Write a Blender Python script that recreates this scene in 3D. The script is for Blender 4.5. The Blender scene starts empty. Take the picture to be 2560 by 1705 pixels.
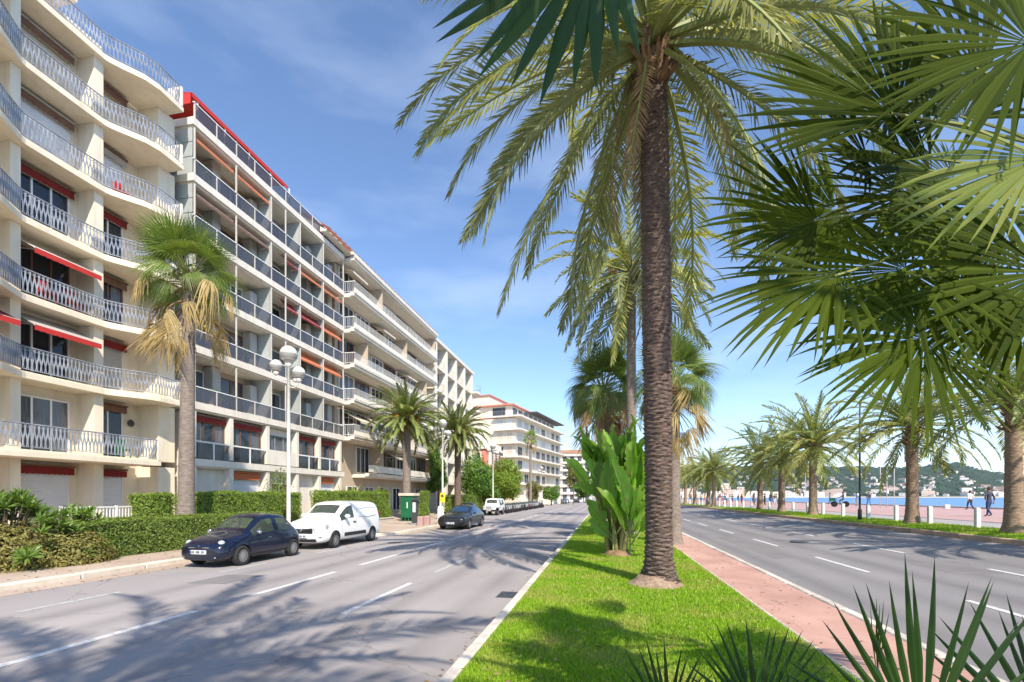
import bpy, bmesh, math, random
import numpy as np
from mathutils import Vector, Matrix, Quaternion
R = math.radians
sc = bpy.context.scene
COL = sc.collection

# ---------------------------------------------------------------- camera, sky, sun, exposure
cam_d = bpy.data.cameras.new('camera'); cam = bpy.data.objects.new('camera', cam_d); COL.objects.link(cam)
cam.location = (0, 0, 2.03); cam.rotation_euler = (R(90), 0, R(11.13))
cam_d.sensor_width = 36; cam_d.lens = 16.516; cam_d.shift_y = 0.1518
cam_d.clip_start = 0.05; cam_d.clip_end = 20000
sc.camera = cam

SUN_EL = R(45); SUN_AZ = math.atan2(0.54, -0.84)      # azimuth clockwise from +Y: behind the viewer, to the right
world = bpy.data.worlds.new('World'); sc.world = world; world.use_nodes = True
wn = world.node_tree.nodes; wl = world.node_tree.links
for n in list(wn): wn.remove(n)
w_out = wn.new('ShaderNodeOutputWorld'); w_bg = wn.new('ShaderNodeBackground'); sky = wn.new('ShaderNodeTexSky')
sky.sky_type = 'NISHITA'; sky.sun_disc = False; sky.sun_elevation = SUN_EL; sky.sun_rotation = SUN_AZ
sky.altitude = 0; sky.air_density = 1.0; sky.dust_density = 0.12; sky.ozone_density = 2.6
w_bg.inputs['Strength'].default_value = 0.115
# thin veils of cloud, the same all round the sky
tc = wn.new('ShaderNodeTexCoord'); mp = wn.new('ShaderNodeMapping'); mp.inputs['Scale'].default_value = (1.0, 1.0, 3.8)
mp.inputs['Rotation'].default_value = (0.0, 0.0, 4.6)
nz = wn.new('ShaderNodeTexNoise'); nz.inputs['Scale'].default_value = 1.7; nz.inputs['Detail'].default_value = 7; nz.inputs['Roughness'].default_value = 0.55
rp = wn.new('ShaderNodeValToRGB'); rp.color_ramp.elements[0].position = 0.46; rp.color_ramp.elements[1].position = 0.80
rp.color_ramp.elements[0].color = (0.0, 0.0, 0.0, 1); rp.color_ramp.elements[1].color = (0.25, 0.25, 0.25, 1)
mxc = wn.new('ShaderNodeMix'); mxc.data_type = 'RGBA'
tint = wn.new('ShaderNodeMix'); tint.data_type = 'RGBA'; tint.blend_type = 'MULTIPLY'; tint.inputs['Factor'].default_value = 1.0
tint.inputs['B'].default_value = (0.95, 1.0, 1.08, 1)
wl.new(tc.outputs['Generated'], mp.inputs['Vector']); wl.new(mp.outputs['Vector'], nz.inputs['Vector'])
wl.new(nz.outputs['Fac'], rp.inputs['Fac']); wl.new(rp.outputs['Color'], mxc.inputs['Factor'])
wl.new(sky.outputs['Color'], tint.inputs['A']); wl.new(tint.outputs['Result'], mxc.inputs['A'])
mxc.inputs['B'].default_value = (7.0, 7.6, 8.6, 1)
wl.new(mxc.outputs['Result'], w_bg.inputs['Color']); wl.new(w_bg.outputs['Background'], w_out.inputs['Surface'])

sun_d = bpy.data.lights.new('sun', 'SUN'); sun_d.energy = 3.6; sun_d.angle = R(0.55); sun_d.color = (1.0, 0.90, 0.75)
sun = bpy.data.objects.new('sun', sun_d); COL.objects.link(sun)
to_sun = Vector((math.sin(SUN_AZ) * math.cos(SUN_EL), math.cos(SUN_AZ) * math.cos(SUN_EL), math.sin(SUN_EL)))
sun.rotation_euler = (-to_sun).to_track_quat('-Z', 'Y').to_euler(); sun.location = (0, 0, 60)

sc.view_settings.view_transform = 'Standard'; sc.view_settings.look = 'None'
sc.view_settings.exposure = 1.0; sc.view_settings.gamma = 1.0; sc.view_settings.use_curve_mapping = False
sc.cycles.use_denoising = True
sc.cycles.max_bounces = 6; sc.cycles.diffuse_bounces = 3; sc.cycles.glossy_bounces = 3
sc.cycles.transparent_max_bounces = 12; sc.cycles.transmission_bounces = 4; sc.cycles.volume_bounces = 0
sc.cycles.caustics_reflective = False; sc.cycles.caustics_refractive = False

# ---------------------------------------------------------------- helpers
def tag(o, label=None, cat=None, group=None, kind=None):
    if label: o['label'] = label
    if cat: o['category'] = cat
    if group: o['group'] = group
    if kind: o['kind'] = kind
    return o

ORG = {}
def root_of(o):
    while o.parent is not None: o = o.parent
    return o

def thing(name, label, cat, loc=(0, 0, 0), group=None, local=False, rz=0.0):
    """an Empty at a thing's base; parts are given in world metres unless local=True"""
    e = bpy.data.objects.new(name, None); COL.objects.link(e)
    e.location = loc; e.rotation_euler = (0, 0, rz); e.empty_display_size = 0.2
    ORG[e.name] = Vector((0, 0, 0)) if local else Vector(loc)
    return tag(e, label, cat, group)

def make_mesh(name, V, F, mats, mi=None, smooth=False):
    me = bpy.data.meshes.new(name); me.from_pydata([tuple(v) for v in V], [], F)
    for m in (mats if isinstance(mats, (list, tuple)) else [mats]): me.materials.append(m)
    if mi is not None and len(mi): me.polygons.foreach_set('material_index', mi)
    if smooth: me.polygons.foreach_set('use_smooth', [True] * len(me.polygons))
    me.update()
    return me

def fast_mesh(name, V, F, mat, smooth=False, mi=None):
    """numpy vertices (n,3) and uniform faces (m,k)"""
    me = bpy.data.meshes.new(name); V = np.asarray(V, dtype=np.float32); F = np.asarray(F, dtype=np.int32)
    m, k = F.shape
    me.vertices.add(len(V)); me.vertices.foreach_set('co', V.ravel())
    me.loops.add(m * k); me.loops.foreach_set('vertex_index', F.ravel())
    me.polygons.add(m); me.polygons.foreach_set('loop_start', np.arange(0, m * k, k, dtype=np.int32))
    for mm in (mat if isinstance(mat, (list, tuple)) else [mat]): me.materials.append(mm)
    if mi is not None: me.polygons.foreach_set('material_index', np.asarray(mi, dtype=np.int32))
    if smooth: me.polygons.foreach_set('use_smooth', np.ones(m, dtype=bool))
    me.update(calc_edges=True)
    return me

def link(name, me, parent=None, mat4=None, mat=None):
    o = bpy.data.objects.new(name, me); COL.objects.link(o)
    if parent is not None: o.parent = parent
    if mat4 is not None: o.matrix_local = mat4
    if mat is not None and o.material_slots:
        o.material_slots[0].link = 'OBJECT'; o.material_slots[0].material = mat
    return o

def copy_tree(o, parent=None):
    c = o.copy(); COL.objects.link(c); c.parent = parent
    for ch in list(o.children): copy_tree(ch, c)
    return c

class MB:
    def __init__(s): s.v = []; s.f = []; s.m = []
    def add(s, vs, fs, mi=0):
        b = len(s.v); s.v.extend(vs); s.f.extend([tuple(b + i for i in f) for f in fs]); s.m.extend([mi] * len(fs)); return s
    def box(s, x0, x1, y0, y1, z0, z1, mi=0):
        return s.add([(x0, y0, z0), (x1, y0, z0), (x1, y1, z0), (x0, y1, z0), (x0, y0, z1), (x1, y0, z1), (x1, y1, z1), (x0, y1, z1)],
                     [(0, 3, 2, 1), (4, 5, 6, 7), (0, 1, 5, 4), (1, 2, 6, 5), (2, 3, 7, 6), (3, 0, 4, 7)], mi)
    def cbox(s, x0, x1, y0, y1, z0, z1, c=0.02, mi=0):
        """box with chamfered upright edges and top edge"""
        p = [(x0 + c, y0), (x1 - c, y0), (x1, y0 + c), (x1, y1 - c), (x1 - c, y1), (x0 + c, y1), (x0, y1 - c), (x0, y0 + c)]
        cx, cy = (x0 + x1) / 2, (y0 + y1) / 2
        q = [(x - c * (1 if x > cx else -1), y - c * (1 if y > cy else -1)) for x, y in p]
        V = [(x, y, z0) for x, y in p] + [(x, y, z1 - c) for x, y in p] + [(x, y, z1) for x, y in q]
        F = [tuple(range(7, -1, -1)), tuple(range(16, 24))]
        for k in (0, 8):
            F += [(k + i, k + (i + 1) % 8, k + 8 + (i + 1) % 8, k + 8 + i) for i in range(8)]
        return s.add(V, F, mi)
    def prism(s, poly, z0, z1, mi=0):
        n = len(poly); a = sum(poly[i][0] * poly[(i + 1) % n][1] - poly[(i + 1) % n][0] * poly[i][1] for i in range(n))
        if a < 0: poly = poly[::-1]
        return s.add([(x, y, z0) for x, y in poly] + [(x, y, z1) for x, y in poly],
                     [tuple(range(n - 1, -1, -1)), tuple(range(n, 2 * n))] + [(i, (i + 1) % n, n + (i + 1) % n, n + i) for i in range(n)], mi)
    def tube(s, pts, r, n=6, mi=0, cap=True):
        pts = [Vector(p) for p in pts]; m = len(pts); rr = r if isinstance(r, (list, tuple)) else [r] * m
        V = []; u = None
        for i, p in enumerate(pts):
            t = (pts[min(i + 1, m - 1)] - pts[max(i - 1, 0)]).normalized()
            if u is None: u = t.orthogonal().normalized()
            u = (u - t * u.dot(t))
            u = u.normalized() if u.length > 1e-6 else t.orthogonal().normalized()
            w = t.cross(u)
            for k in range(n):
                a = 2 * math.pi * k / n; V.append(tuple(p + (u * math.cos(a) + w * math.sin(a)) * rr[i]))
        F = [(i * n + k, i * n + (k + 1) % n, (i + 1) * n + (k + 1) % n, (i + 1) * n + k) for i in range(m - 1) for k in range(n)]
        if cap: F += [tuple(range(n - 1, -1, -1)), tuple(range((m - 1) * n, m * n))]
        return s.add(V, F, mi)
    def lathe(s, prof, n=16, c=(0, 0, 0), axis='z', mi=0):
        V = []
        for r, z in prof:
            for k in range(n):
                a = 2 * math.pi * k / n; p = (r * math.cos(a), r * math.sin(a), z)
                if axis == 'x': p = (p[2], p[0], p[1])
                elif axis == 'y': p = (p[0], p[2], p[1])
                V.append((c[0] + p[0], c[1] + p[1], c[2] + p[2]))
        m = len(prof)
        F = [(i * n + k, i * n + (k + 1) % n, (i + 1) * n + (k + 1) % n, (i + 1) * n + k) for i in range(m - 1) for k in range(n)]
        F += [tuple(range(n - 1, -1, -1)), tuple(range((m - 1) * n, m * n))]
        return s.add(V, F, mi)
    def ball(s, c, r, n=10, sz=1.0, mi=0):
        pr = [(max(r * math.sin(math.pi * i / 8), 1e-4), -r * sz * math.cos(math.pi * i / 8)) for i in range(9)]
        return s.lathe(pr, n, c, 'z', mi)
    def mesh(s, name, mats, smooth=False, off=(0, 0, 0)):
        o = Vector(off)
        V = [(v[0] - o.x, v[1] - o.y, v[2] - o.z) for v in s.v]
        return make_mesh(name, V, s.f, mats, s.m if isinstance(mats, (list, tuple)) and len(mats) > 1 else None, smooth)
    def build(s, name, mats, parent=None, smooth=False):
        off = ORG.get(root_of(parent).name, Vector((0, 0, 0))) if parent is not None else (0, 0, 0)
        return link(name, s.mesh(name, mats, smooth, off), parent)

def part(name, mat, parent, *boxes):
    m = MB()
    for b in boxes: m.box(*b)
    return m.build(name, mat, parent)

# ---------------------------------------------------------------- materials
def _nodes(name):
    m = bpy.data.materials.new(name); m.use_nodes = True
    nt = m.node_tree; b = nt.nodes['Principled BSDF']; return m, nt, b

def pmat(name, col, rough=0.7, var=0.12, scale=3.0, bump=0.0, bscale=60, spec=0.4, metal=0.0, col2=None, stretch=(1, 1, 1), coat=0.0, detail=5, rnd=0.0, dirt=0.0):
    m, nt, b = _nodes(name); N = nt.nodes; L = nt.links
    t = N.new('ShaderNodeTexCoord'); mpn = N.new('ShaderNodeMapping'); mpn.inputs['Scale'].default_value = stretch
    L.new(t.outputs['Object'], mpn.inputs['Vector'])
    nzn = N.new('ShaderNodeTexNoise'); nzn.inputs['Scale'].default_value = scale; nzn.inputs['Detail'].default_value = detail; nzn.inputs['Roughness'].default_value = 0.65
    L.new(mpn.outputs['Vector'], nzn.inputs['Vector'])
    r = N.new('ShaderNodeValToRGB'); r.color_ramp.elements[0].position = 0.3; r.color_ramp.elements[1].position = 0.7
    a = col2 if col2 else tuple(c * (1 + var) for c in col)
    r.color_ramp.elements[0].color = tuple(min(1, c * (1 - var)) for c in col) + (1,); r.color_ramp.elements[1].color = tuple(min(1, c) for c in a) + (1,)
    L.new(nzn.outputs['Fac'], r.inputs['Fac'])
    last = r.outputs['Color']
    if dirt > 0:       # streaks of grime running down the surface
        mp2 = N.new('ShaderNodeMapping'); mp2.inputs['Scale'].default_value = (2.2, 2.2, 0.18); L.new(t.outputs['Object'], mp2.inputs['Vector'])
        n2 = N.new('ShaderNodeTexNoise'); n2.inputs['Scale'].default_value = 1.6; n2.inputs['Detail'].default_value = 6; L.new(mp2.outputs['Vector'], n2.inputs['Vector'])
        r2 = N.new('ShaderNodeValToRGB'); r2.color_ramp.elements[0].position = 0.5; r2.color_ramp.elements[1].position = 0.78
        r2.color_ramp.elements[0].color = (0, 0, 0, 1); r2.color_ramp.elements[1].color = (dirt, dirt, dirt, 1); L.new(n2.outputs['Fac'], r2.inputs['Fac'])
        mx = N.new('ShaderNodeMix'); mx.data_type = 'RGBA'; L.new(r2.outputs['Color'], mx.inputs['Factor']); L.new(last, mx.inputs['A'])
        mx.inputs['B'].default_value = tuple(c * 0.45 for c in col) + (1,); last = mx.outputs['Result']
    if rnd > 0:
        oi = N.new('ShaderNodeObjectInfo'); mr = N.new('ShaderNodeMapRange'); mr.inputs['To Min'].default_value = 1 - rnd; mr.inputs['To Max'].default_value = 1 + rnd
        L.new(oi.outputs['Random'], mr.inputs['Value'])
        mx = N.new('ShaderNodeMix'); mx.data_type = 'RGBA'; mx.blend_type = 'MULTIPLY'; mx.inputs['Factor'].default_value = 1
        L.new(last, mx.inputs['A']); L.new(mr.outputs['Result'], mx.inputs['B']); last = mx.outputs['Result']
    L.new(last, b.inputs['Base Color'])
    b.inputs['Roughness'].default_value = rough; b.inputs['Specular IOR Level'].default_value = spec; b.inputs['Metallic'].default_value = metal
    b.inputs['Coat Weight'].default_value = coat; b.inputs['Coat Roughness'].default_value = 0.05
    if bump > 0:
        n3 = N.new('ShaderNodeTexNoise'); n3.inputs['Scale'].default_value = bscale; n3.inputs['Detail'].default_value = 4; L.new(mpn.outputs['Vector'], n3.inputs['Vector'])
        bp = N.new('ShaderNodeBump'); bp.inputs['Strength'].default_value = bump; bp.inputs['Distance'].default_value = 0.02
        L.new(n3.outputs['Fac'], bp.inputs['Height']); L.new(bp.outputs['Normal'], b.inputs['Normal'])
    return m

def leafmat(name, ca, cb, trans=0.35, rough=0.45, tcol=None, spec=0.4, rnd=0.25):
    """leaves: colour differs from leaf to leaf and from plant to plant, light passes through"""
    m, nt, b = _nodes(name); N = nt.nodes; L = nt.links
    g = N.new('ShaderNodeNewGeometry'); oi = N.new('ShaderNodeObjectInfo')
    mx = N.new('ShaderNodeMix'); mx.data_type = 'RGBA'; mx.inputs['A'].default_value = ca + (1,); mx.inputs['B'].default_value = cb + (1,)
    L.new(g.outputs['Random Per Island'], mx.inputs['Factor'])
    mr = N.new('ShaderNodeMapRange'); mr.inputs['To Min'].default_value = 1 - rnd; mr.inputs['To Max'].default_value = 1 + rnd; L.new(oi.outputs['Random'], mr.inputs['Value'])
    m2 = N.new('ShaderNodeMix'); m2.data_type = 'RGBA'; m2.blend_type = 'MULTIPLY'; m2.inputs['Factor'].default_value = 1
    L.new(mx.outputs['Result'], m2.inputs['A']); L.new(mr.outputs['Result'], m2.inputs['B'])
    L.new(m2.outputs['Result'], b.inputs['Base Color']); b.inputs['Roughness'].default_value = rough; b.inputs['Specular IOR Level'].default_value = spec
    tr = N.new('ShaderNodeBsdfTranslucent'); m3 = N.new('ShaderNodeMix'); m3.data_type = 'RGBA'; m3.blend_type = 'MULTIPLY'; m3.inputs['Factor'].default_value = 1
    m3.inputs['B'].default_value = (tcol or (1.5, 1.4, 0.55)) + (1,); L.new(m2.outputs['Result'], m3.inputs['A']); L.new(m3.outputs['Result'], tr.inputs['Color'])
    ms = N.new('ShaderNodeMixShader'); ms.inputs['Fac'].default_value = trans
    out = N['Material Output']; L.new(b.outputs['BSDF'], ms.inputs[1]); L.new(tr.outputs['BSDF'], ms.inputs[2]); L.new(ms.outputs['Shader'], out.inputs['Surface'])
    return m

def glassmat(name, col, alpha=0.6, rough=0.04, spec=0.7):
    m, nt, b = _nodes(name)
    b.inputs['Base Color'].default_value = col + (1,); b.inputs['Roughness'].default_value = rough
    b.inputs['Specular IOR Level'].default_value = spec; b.inputs['Alpha'].default_value = alpha
    return m

def groundmat(name, ca, cb, scale_big=0.35, streak=None, fine=90, bump=0.25, rough=0.85, crack=0.0, spec=0.25):
    """worn paving: broad patches, wheel-track streaks along the street, fine grain, optional cracks"""
    m, nt, b = _nodes(name); N = nt.nodes; L = nt.links
    t = N.new('ShaderNodeTexCoord')
    n1 = N.new('ShaderNodeTexNoise'); n1.inputs['Scale'].default_value = scale_big; n1.inputs['Detail'].default_value = 6; L.new(t.outputs['Object'], n1.inputs['Vector'])
    n2 = N.new('ShaderNodeTexNoise'); n2.inputs['Scale'].default_value = fine; n2.inputs['Detail'].default_value = 3; L.new(t.outputs['Object'], n2.inputs['Vector'])
    mp1 = N.new('ShaderNodeMapping'); mp1.inputs['Scale'].default_value = streak or (1, 1, 1); L.new(t.outputs['Object'], mp1.inputs['Vector'])
    n3 = N.new('ShaderNodeTexNoise'); n3.inputs['Scale'].default_value = 1.0; n3.inputs['Detail'].default_value = 5; L.new(mp1.outputs['Vector'], n3.inputs['Vector'])
    def mth(op, a, bb):
        q = N.new('ShaderNodeMath'); q.operation = op
        for i, x in enumerate((a, bb)):
            if isinstance(x, float): q.inputs[i].default_value = x
            else: L.new(x, q.inputs[i])
        return q.outputs[0]
    s = mth('ADD', mth('MULTIPLY', n1.outputs['Fac'], 0.5), mth('ADD', mth('MULTIPLY', n3.outputs['Fac'], 0.3), mth('MULTIPLY', n2.outputs['Fac'], 0.3)))
    r = N.new('ShaderNodeValToRGB'); r.color_ramp.elements[0].position = 0.38; r.color_ramp.elements[1].position = 0.72
    r.color_ramp.elements[0].color = ca + (1,); r.color_ramp.elements[1].color = cb + (1,); L.new(s, r.inputs['Fac'])
    last = r.outputs['Color']
    if crack > 0:
        v = N.new('ShaderNodeTexVoronoi'); v.feature = 'DISTANCE_TO_EDGE'; v.inputs['Scale'].default_value = 0.22
        dn = N.new('ShaderNodeTexNoise'); dn.inputs['Scale'].default_value = 1.5; dn.inputs['Detail'].default_value = 6; L.new(t.outputs['Object'], dn.inputs['Vector'])
        va = N.new('ShaderNodeVectorMath'); va.operation = 'SCALE'; va.inputs['Scale'].default_value = 1.2; L.new(dn.outputs['Color'], va.inputs[0])
        vb = N.new('ShaderNodeVectorMath'); vb.operation = 'ADD'; L.new(t.outputs['Object'], vb.inputs[0]); L.new(va.outputs[0], vb.inputs[1]); L.new(vb.outputs[0], v.inputs['Vector'])
        cr = N.new('ShaderNodeMapRange'); cr.inputs['From Max'].default_value = 0.006; cr.inputs['To Min'].default_value = crack; cr.inputs['To Max'].default_value = 0.0; L.new(v.outputs['Distance'], cr.inputs['Value'])
        mx = N.new('ShaderNodeMix'); mx.data_type = 'RGBA'; L.new(cr.outputs['Result'], mx.inputs['Factor']); L.new(last, mx.inputs['A']); mx.inputs['B'].default_value = tuple(c * 0.5 for c in ca) + (1,)
        last = mx.outputs['Result']
    L.new(last, b.inputs['Base Color']); b.inputs['Roughness'].default_value = rough; b.inputs['Specular IOR Level'].default_value = spec
    bp = N.new('ShaderNodeBump'); bp.inputs['Strength'].default_value = bump; bp.inputs['Distance'].default_value = 0.01
    L.new(n2.outputs['Fac'], bp.inputs['Height']); L.new(bp.outputs['Normal'], b.inputs['Normal'])
    return m

def road_wear(m, lanes, dark=0.80):
    nt = m.node_tree; N = nt.nodes; L = nt.links; b = N['Principled BSDF']; src = b.inputs['Base Color'].links[0].from_socket
    t = N.new('ShaderNodeTexCoord'); sp = N.new('ShaderNodeSeparateXYZ'); L.new(t.outputs['Object'], sp.inputs[0]); acc = None
    def mth(op, a, c):
        q = N.new('ShaderNodeMath'); q.operation = op
        for i, x in enumerate((a, c)):
            if isinstance(x, (int, float)): q.inputs[i].default_value = x
            else: L.new(x, q.inputs[i])
        return q.outputs[0]
    for x in lanes:
        d = mth('ABSOLUTE', mth('SUBTRACT', sp.outputs['X'], x), 0); g = mth('MAXIMUM', mth('SUBTRACT', 1.0, mth('DIVIDE', d, 0.42)), 0.0); acc = g if acc is None else mth('ADD', acc, g)
    n = N.new('ShaderNodeTexNoise'); n.inputs['Scale'].default_value = 0.5; n.inputs['Detail'].default_value = 5; L.new(t.outputs['Object'], n.inputs['Vector'])
    f = mth('MULTIPLY', acc, n.outputs['Fac']); mx = N.new('ShaderNodeMix'); mx.data_type = 'RGBA'; mx.blend_type = 'MULTIPLY'; L.new(f, mx.inputs['Factor']); L.new(src, mx.inputs['A']); mx.inputs['B'].default_value = (dark * .72, dark * .72, dark * .74, 1)
    v = N.new('ShaderNodeTexVoronoi'); v.inputs['Scale'].default_value = 2.2; L.new(t.outputs['Object'], v.inputs['Vector'])       # oil spots
    r = N.new('ShaderNodeMapRange'); r.inputs['From Min'].default_value = 0.03; r.inputs['From Max'].default_value = 0.11; r.inputs['To Min'].default_value = 0.45; r.inputs['To Max'].default_value = 0.0; L.new(v.outputs['Distance'], r.inputs['Value'])
    n2 = N.new('ShaderNodeTexNoise'); n2.inputs['Scale'].default_value = 0.35; L.new(t.outputs['Object'], n2.inputs['Vector'])
    g2 = mth('MULTIPLY', r.outputs['Result'], mth('GREATER_THAN', n2.outputs['Fac'], 0.55))
    m2 = N.new('ShaderNodeMix'); m2.data_type = 'RGBA'; m2.blend_type = 'MULTIPLY'; L.new(g2, m2.inputs['Factor']); L.new(mx.outputs['Result'], m2.inputs['A']); m2.inputs['B'].default_value = (.45, .45, .45, 1)
    L.new(m2.outputs['Result'], b.inputs['Base Color'])
M = {}
M['asphalt'] = groundmat('asphalt', (0.26, 0.238, 0.235), (0.40, 0.368, 0.36), 0.3, (0.9, 0.03, 1), 120, 0.3, 0.85, 0.5)
M['asphalt_right'] = groundmat('asphalt_right', (0.195, 0.185, 0.187), (0.285, 0.27, 0.272), 0.25, (0.9, 0.03, 1), 120, 0.3, 0.85, 0.35)
M['asphalt_patch'] = groundmat('asphalt_patch', (0.17, 0.16, 0.16), (0.25, 0.235, 0.235), 0.8, (0.9, 0.2, 1), 120, 0.3, 0.85)
road_wear(M['asphalt'], (-2.5, -3.8, -5.2, -6.4, -7.9, -9.2)); road_wear(M['asphalt_right'], (4.7, 5.9, 7.1, 8.3, 9.8, 11.2))
M['pavement'] = groundmat('pavement', (0.36, 0.28, 0.22), (0.52, 0.42, 0.34), 0.5, (1, 1, 1), 60, 0.3, 0.9)
M['path'] = groundmat('path', (0.36, 0.205, 0.168), (0.58, 0.36, 0.295), 0.9, (1.2, 0.25, 1), 70, 0.35, 0.9, 0.3)
M['prom_pink'] = groundmat('prom_pink', (0.40, 0.255, 0.24), (0.48, 0.32, 0.30), 0.2, (1, 1, 1), 30, 0.2, 0.9)
M['prom_grey'] = groundmat('prom_grey', (0.30, 0.29, 0.29), (0.40, 0.38, 0.38), 0.2, (1, 1, 1), 30, 0.2, 0.9)
M['soil'] = groundmat('soil', (0.09, 0.07, 0.05), (0.20, 0.16, 0.12), 1.5, (1, 1, 1), 50, 0.8, 0.95)
M['land'] = groundmat('land', (0.16, 0.15, 0.10), (0.28, 0.25, 0.18), 0.1, (1, 1, 1), 20, 0.4, 0.95)
M['lawn'] = groundmat('lawn', (0.10, 0.19, 0.018), (0.24, 0.36, 0.035), 1.2, (1.5, 1.5, 1), 160, 0.8, 0.9)
M['stone'] = pmat('stone', (0.62, 0.55, 0.46), 0.85, 0.16, 2.5, 0.4, 50, rnd=0.1)
M['kerb_tan'] = pmat('kerb_tan', (0.52, 0.36, 0.24), 0.85, 0.2, 2.5, 0.4, 50, rnd=0.12)
M['stone_white'] = pmat('stone_white', (0.56, 0.51, 0.45), 0.85, 0.22, 5, 0.5, 50, rnd=0.16)
M['paint'] = pmat('paint', (0.74, 0.74, 0.73), 0.7, 0.1, 6, 0.25, 120, col2=(0.82, 0.82, 0.81))
M['lane_paint'] = pmat('lane_paint', (0.50, 0.48, 0.47), 0.75, 0.22, 14, 0.3, 120, col2=(0.86, 0.86, 0.85), detail=8)
M['paint_worn'] = pmat('paint_worn', (0.30, 0.29, 0.29), 0.8, 0.12, 9, 0.25, 120, col2=(0.62, 0.62, 0.61))
M['paint_yellow'] = pmat('paint_yellow', (0.52, 0.36, 0.14), 0.8, 0.25, 5, 0.2, 100)
M['cream'] = pmat('cream', (0.78, 0.675, 0.52), 0.85, 0.07, 0.7, 0.15, 90, dirt=0.22)
M['cream_pale'] = pmat('cream_pale', (0.80, 0.71, 0.56), 0.85, 0.07, 0.7, 0.15, 90, dirt=0.25)
M['white_wall'] = pmat('white_wall', (0.75, 0.69, 0.60), 0.8, 0.06, 0.7, 0.12, 90, dirt=0.3)
M['recess_wall'] = pmat('recess_wall', (0.50, 0.41, 0.31), 0.85, 0.1, 0.6, 0.15, 80, dirt=0.25)  # darker wall tone, with the recess shade put into its colour
M['beige_wall'] = pmat('beige_wall', (0.63, 0.56, 0.46), 0.85, 0.07, 0.6, 0.15, 80, dirt=0.25)
M['grey_wall'] = pmat('grey_wall', (0.46, 0.45, 0.43), 0.85, 0.1, 1, 0.15, 80, dirt=0.2)
M['screen'] = pmat('screen', (0.40, 0.43, 0.42), 0.35, 0.08, 1.5, spec=0.5, rnd=0.15)
M['salmon'] = pmat('salmon', (0.62, 0.23, 0.17), 0.85, 0.12, 0.6, 0.15, 80, dirt=0.2)
M['post_metal'] = pmat('post_metal', (0.58, 0.54, 0.48), 0.45, 0.08, 4)
M['white_metal'] = pmat('white_metal', (0.78, 0.77, 0.75), 0.4, 0.04, 4)
M['rail_iron'] = pmat('rail_iron', (0.20, 0.225, 0.27), 0.45, 0.25, 2.0, spec=0.5, col2=(0.40, 0.42, 0.47))
M['dark_metal'] = pmat('dark_metal', (0.05, 0.055, 0.06), 0.45, 0.2, 5, spec=0.5)
M['grey_metal'] = pmat('grey_metal', (0.28, 0.30, 0.31), 0.45, 0.15, 5, spec=0.5)
M['shutter_white'] = pmat('shutter_white', (0.72, 0.73, 0.75), 0.55, 0.05, 2)
M['shutter_cream'] = pmat('shutter_cream', (0.63, 0.55, 0.43), 0.6, 0.06, 2)
M['shutter_grey'] = pmat('shutter_grey', (0.45, 0.44, 0.42), 0.6, 0.06, 2)
M['canvas_red'] = pmat('canvas_red', (0.21, 0.018, 0.017), 0.85, 0.15, 3, 0.2, 120)
M['canvas_bright'] = pmat('canvas_bright', (0.50, 0.035, 0.030), 0.85, 0.1, 3, 0.2, 120)
M['canvas_orange'] = pmat('canvas_orange', (0.55, 0.15, 0.055), 0.85, 0.12, 3, 0.2, 120)
M['canvas_brown'] = pmat('canvas_brown', (0.19, 0.10, 0.065), 0.85, 0.2, 3, 0.2, 120)
M['canvas_grey'] = pmat('canvas_grey', (0.42, 0.38, 0.34), 0.85, 0.1, 3, 0.2, 120)
M['canvas_cream'] = pmat('canvas_cream', (0.66, 0.58, 0.46), 0.85, 0.1, 3, 0.2, 120)
M['room'] = pmat('room', (0.055, 0.05, 0.05), 0.9, 0.3, 1.3)  # near-black board tone; shade of the unlit room put into the colour
M['room_blue'] = pmat('room_blue', (0.07, 0.085, 0.12), 0.9, 0.3, 1.3)  # bluish dark tone for the same unlit depth behind windows
M['curtain'] = pmat('curtain', (0.66, 0.66, 0.66), 0.9, 0.2, 5, stretch=(1, 3, 0.1), rnd=0.15)
M['pane'] = glassmat('pane', (0.03, 0.045, 0.07), 0.38, 0.03, 1.0)
M['pane_navy'] = glassmat('pane_navy', (0.085, 0.092, 0.115), 0.60, 0.12, 0.5)
M['pane_dark'] = glassmat('pane_dark', (0.02, 0.03, 0.045), 0.55, 0.05, 0.8)
M['roof_tile'] = pmat('roof_tile', (0.46, 0.24, 0.16), 0.85, 0.2, 2.5, 0.3, 30)
M['timber'] = pmat('timber', (0.27, 0.10, 0.06), 0.7, 0.2, 4)
M['dark_roof'] = pmat('dark_roof', (0.10, 0.09, 0.09), 0.6, 0.15, 3)
M['plate_blue'] = pmat('plate_blue', (0.03, 0.05, 0.20), 0.4, 0.05, 3)
M['yellow'] = pmat('yellow', (0.80, 0.58, 0.03), 0.45, 0.05, 3)
M['green_box'] = pmat('green_box', (0.012, 0.13, 0.055), 0.45, 0.15, 3)
M['globe'] = pmat('globe', (0.62, 0.61, 0.58), 0.25, 0.05, 3, spec=0.6)
M['globe_grey'] = pmat('globe_grey', (0.36, 0.35, 0.33), 0.3, 0.05, 3, spec=0.6)
M['pole'] = pmat('pole', (0.70, 0.68, 0.62), 0.5, 0.08, 4, dirt=0.2)
M['bark_date'] = pmat('bark_date', (0.075, 0.052, 0.042), 0.95, 0.35, 7, 1.0, 30, stretch=(1, 1, 3.5), col2=(0.25, 0.178, 0.145))
M['bark_fan'] = pmat('bark_fan', (0.19, 0.15, 0.125), 0.95, 0.2, 6, 0.9, 40, stretch=(1, 1, 2.5), col2=(0.33, 0.275, 0.235))
M['bark_right'] = pmat('bark_right', (0.24, 0.15, 0.10), 0.95, 0.3, 8, 0.9, 30, stretch=(1, 1, 2.5), col2=(0.42, 0.31, 0.23))
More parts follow.
